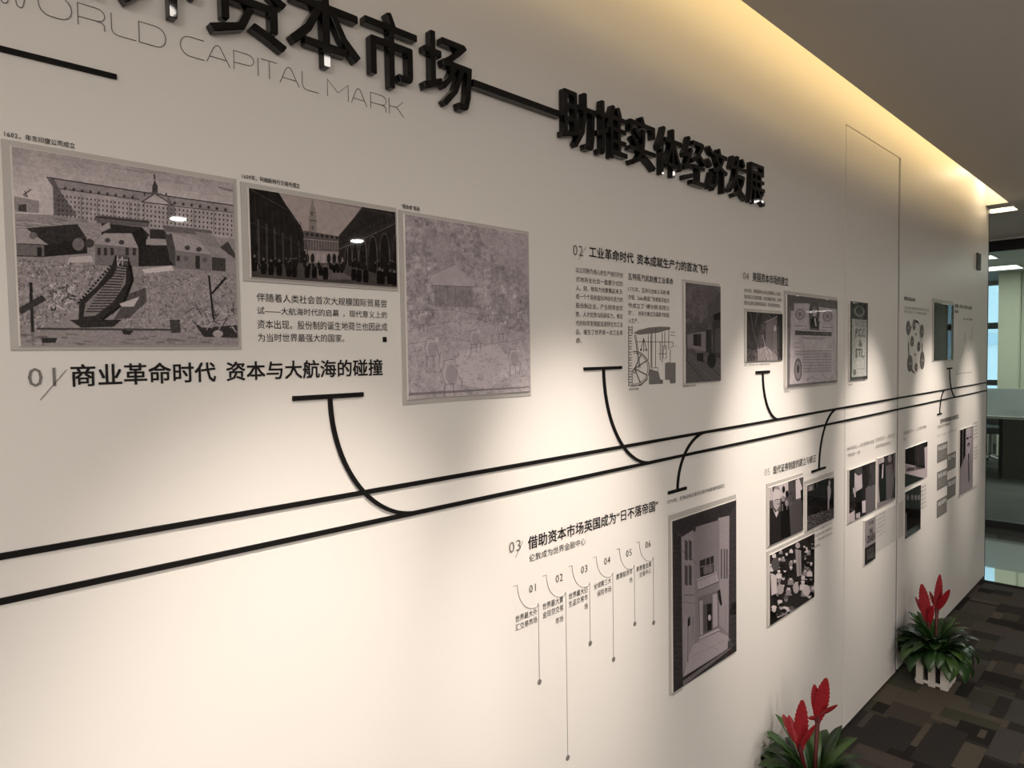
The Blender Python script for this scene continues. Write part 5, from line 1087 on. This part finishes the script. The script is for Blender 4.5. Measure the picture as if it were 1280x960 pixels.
def plant(cx, cy, label, seed, spikes, nleaf=72, up=(.17, .215), reach=(.18, .235), tones=(0, 0, 1, 1, 2)):
    up_ = up; rng = random.Random(seed); t = thing('potted_bromeliad', (cx, cy, 0), label, 'potted plant', 'bromeliads along the wall')
    hx, hy, H_ = .066, .062, .155
    cr = MB().box(cx-hx+.008, cx+hx-.008, cy-hy+.008, cy+hy-.008, .006, .012).build('crate', M_CRATE, t)
    for sgn in (-1, 1):
        for f in (-.80, 0, .80):
            x = cx+sgn*hx; y = cy+f*hy; w = .0145
            MB().box(x-.003, x+.003, y-w, y+w, .0, H_-.02).build('slat', M_CRATE, cr)
            x = cx+f*hx; y = cy+sgn*hy
            MB().box(x-w, x+w, y-.003, y+.003, .0, H_-.02).build('slat', M_CRATE, cr)
        for z0, z1 in ((.010, .024), (H_-.045, H_-.02)):
            MB().box(cx+sgn*(hx+.003)-.0028, cx+sgn*(hx+.003)+.0028, cy-hy-.006, cy+hy+.006, z0, z1).build('rail', M_CRATE, cr)
            MB().box(cx-hx-.006, cx+hx+.006, cy+sgn*(hy+.003)-.0028, cy+sgn*(hy+.003)+.0028, z0, z1).build('rail', M_CRATE, cr)
    MB().cyl((cx, cy, .012), .040, .115, 20, 'z', .052).build('pot', M_POT, t)
    MB().cyl((cx, cy, .127), .050, .004, 20).build('soil', mat('soil', (.03, .02, .015), .95, noise=.4, scale=60), t)
    for k in range(nleaf):
        az = k*2.39996+rng.uniform(-.25, .25); f = (k/nleaf)**.8
        up = math.radians(78-44*f+rng.uniform(-7, 7)); L = rng.uniform(*reach)*(1-.12*(1-f))*(.88 if f > .7 else 1); dr = math.radians(rng.uniform(70, 120))*(.55+.6*f)
        leaf(t, (cx+.018*math.cos(az), cy+.018*math.sin(az), .130), az, L, up, dr, rng.uniform(.032, .046), M_LEAF[rng.choice(tones)], rng)
    for k in range(16):
        az = k*2.39996; leaf(t, (cx+.012*math.cos(az), cy+.012*math.sin(az), .135), az, rng.uniform(*up_), math.radians(rng.uniform(70, 84)), math.radians(rng.uniform(25, 55)), rng.uniform(.030, .040), M_LEAF[k % 3], rng)
    for sp in spikes:
        b0 = sp[0][0]; MB().tube([(cx, cy, .14), ((cx+b0[0])/2, (cy+b0[1])/2, b0[2]-.09), b0], [.006, .006, .008], 8).build('flower_stem', M_RED2, t)
        hd = MB().cyl((b0[0], b0[1], b0[2]-.006), .010, .022, 12, 'z', .007).build('flower_head', M_RED2, t)
        for (b, tp, w, fc) in sp: bract(hd, b, tp, w, fc)
def rayp(px, py, x):
    d = (px-640)/F*AR-(py-480)/F*AU+AW; return (x, d[1]/d[0]*x, d[2]/d[0]*x+EYE)
FC = (-.9, -.45, .15)
sp2 = [[(rayp(1160, 777, 3.60), rayp(1152, 730, 3.58), .046, FC), (rayp(1158, 772, 3.60), rayp(1144, 746, 3.61), .022, (-.8, -.5, .3)), (rayp(1161, 780, 3.60), rayp(1166, 757, 3.57), .026, FC)],
       [(rayp(1171, 764, 3.68), rayp(1175, 718, 3.68), .034, FC), (rayp(1172, 762, 3.68), rayp(1187, 737, 3.66), .030, FC), (rayp(1170, 760, 3.68), rayp(1162, 739, 3.69), .018, FC)]]
plant(3.60, .84, 'bromeliad with red flower spikes in a white slatted crate, farther one beside the door', 4, sp2)
sp1 = [[(rayp(1000, 936, 2.14), rayp(1003, 875, 2.14), .042, FC), (rayp(998, 930, 2.14), rayp(978.5, 893, 2.15), .026, (-.8, -.5, .3)), (rayp(1001, 932, 2.13), rayp(1019, 906, 2.12), .016, FC), (rayp(994, 926, 2.13), rayp(986, 894, 2.13), .026, FC)],
       [(rayp(1022, 900, 2.22), rayp(1033, 847.5, 2.22), .042, FC), (rayp(1022, 895, 2.22), rayp(1018, 855.5, 2.22), .030, FC), (rayp(1026, 893, 2.22), rayp(1047, 881, 2.20), .014, FC), (rayp(1022, 897, 2.22), rayp(1010, 898, 2.21), .014, FC)]]
plant(2.16, .84, 'nearest bromeliad with red flower spikes, cut by the bottom edge', 9, sp1, 66, (.20, .26), (.22, .27), (0, 0, 1, 2, 2))

# ------------------------------------------------------------------ far office furniture behind the glass
M_DESK = mat('desk_laminate', (.42, .43, .40), .35, noise=.02, scale=6); M_BRN = mat('dark_brown_board', (.030, .026, .018), .5, noise=.12, scale=5)
dk = thing('office_desk', (10.2, .6, 0), 'long desk with a dark brown front board behind the glass partition', 'desk')
MB().box(9.78, 10.6, -1.2, 2.45, .725, .755).build('desk_top', M_DESK, dk)
MB().box(9.80, 9.82, -1.2, 1.655, .02, .725).build('front_board', M_BRN, dk)
MB().box(9.80, 10.55, 1.615, 1.655, 0, .725).build('side_board', M_BRN, dk)
MB().box(9.85, 10.55, 2.38, 2.42, 0, .725).build('side_board', M_BRN, dk)
fs = MB().box(9.79, 9.805, -1.1, 2.40, .76, 1.09).build('desk_screen', mat('frosted_glass', (.76, .80, .82), .35, noise=.03, scale=4), None)
b_ = MATS['frosted_glass'].node_tree.nodes['Principled BSDF']; b_.inputs['Transmission Weight'].default_value = .55; b_.inputs['Roughness'].default_value = .6
props(fs, 'frosted pale green screen standing along the far office desk', 'screen')
for y in (2.3, .9, -.5):
    pass
ph = thing('desk_phone', (10.0, 1.54, .755), 'small black telephone on the far office desk, under the frosted screen', 'phone')
MB().box(9.70+.22, 10.06, 1.46, 1.60, .7553, .78).build('phone_body', M_POT, ph)
MB().cham(9.93, 9.98, 1.44, 1.62, .782, .806, .004).build('handset', M_POT, ph)
ch_ = thing('office_chair', (10.97, 1.95, 0), 'black swivel chair with a chromed star base under the far office desk', 'chair')
CX, CY = 10.97, 1.95
M_CH = mat('black_mesh_fabric', (.015, .016, .018), .7, noise=.2, scale=60); M_CR = mat('chrome', (.75, .78, .80), .12, 1.0, noise=.02, scale=20)
MB().cham(CX-.24, CX+.24, CY-.24, CY+.24, .44, .52, .03).build('seat', M_CH, ch_)
MB().cyl((CX, CY, .10), .028, .34, 16).build('gas_column', M_CR, ch_)
bk = MB()
for k in range(8):
    a = k/8; bk.box(CX-.24+.02*math.sin(a*3.1), CX-.20+.02*math.sin(a*3.1), CY-.22+.03*a, CY+.22-.03*a, .56+a*.44, .56+(a+.125)*.44)
bk.build('backrest', M_CH, ch_)
for k in range(5):
    a = k*2*math.pi/5+.3; lg = MB().tube([(CX, CY, .12), (CX+.28*math.cos(a), CY+.28*math.sin(a), .075)], [.026, .016], 8).build('leg', M_CR, ch_)
    MB().cyl((CX+.28*math.cos(a)-.012, CY+.28*math.sin(a), .03), .029, .024, 14, 'x').build('caster', M_POT, lg)
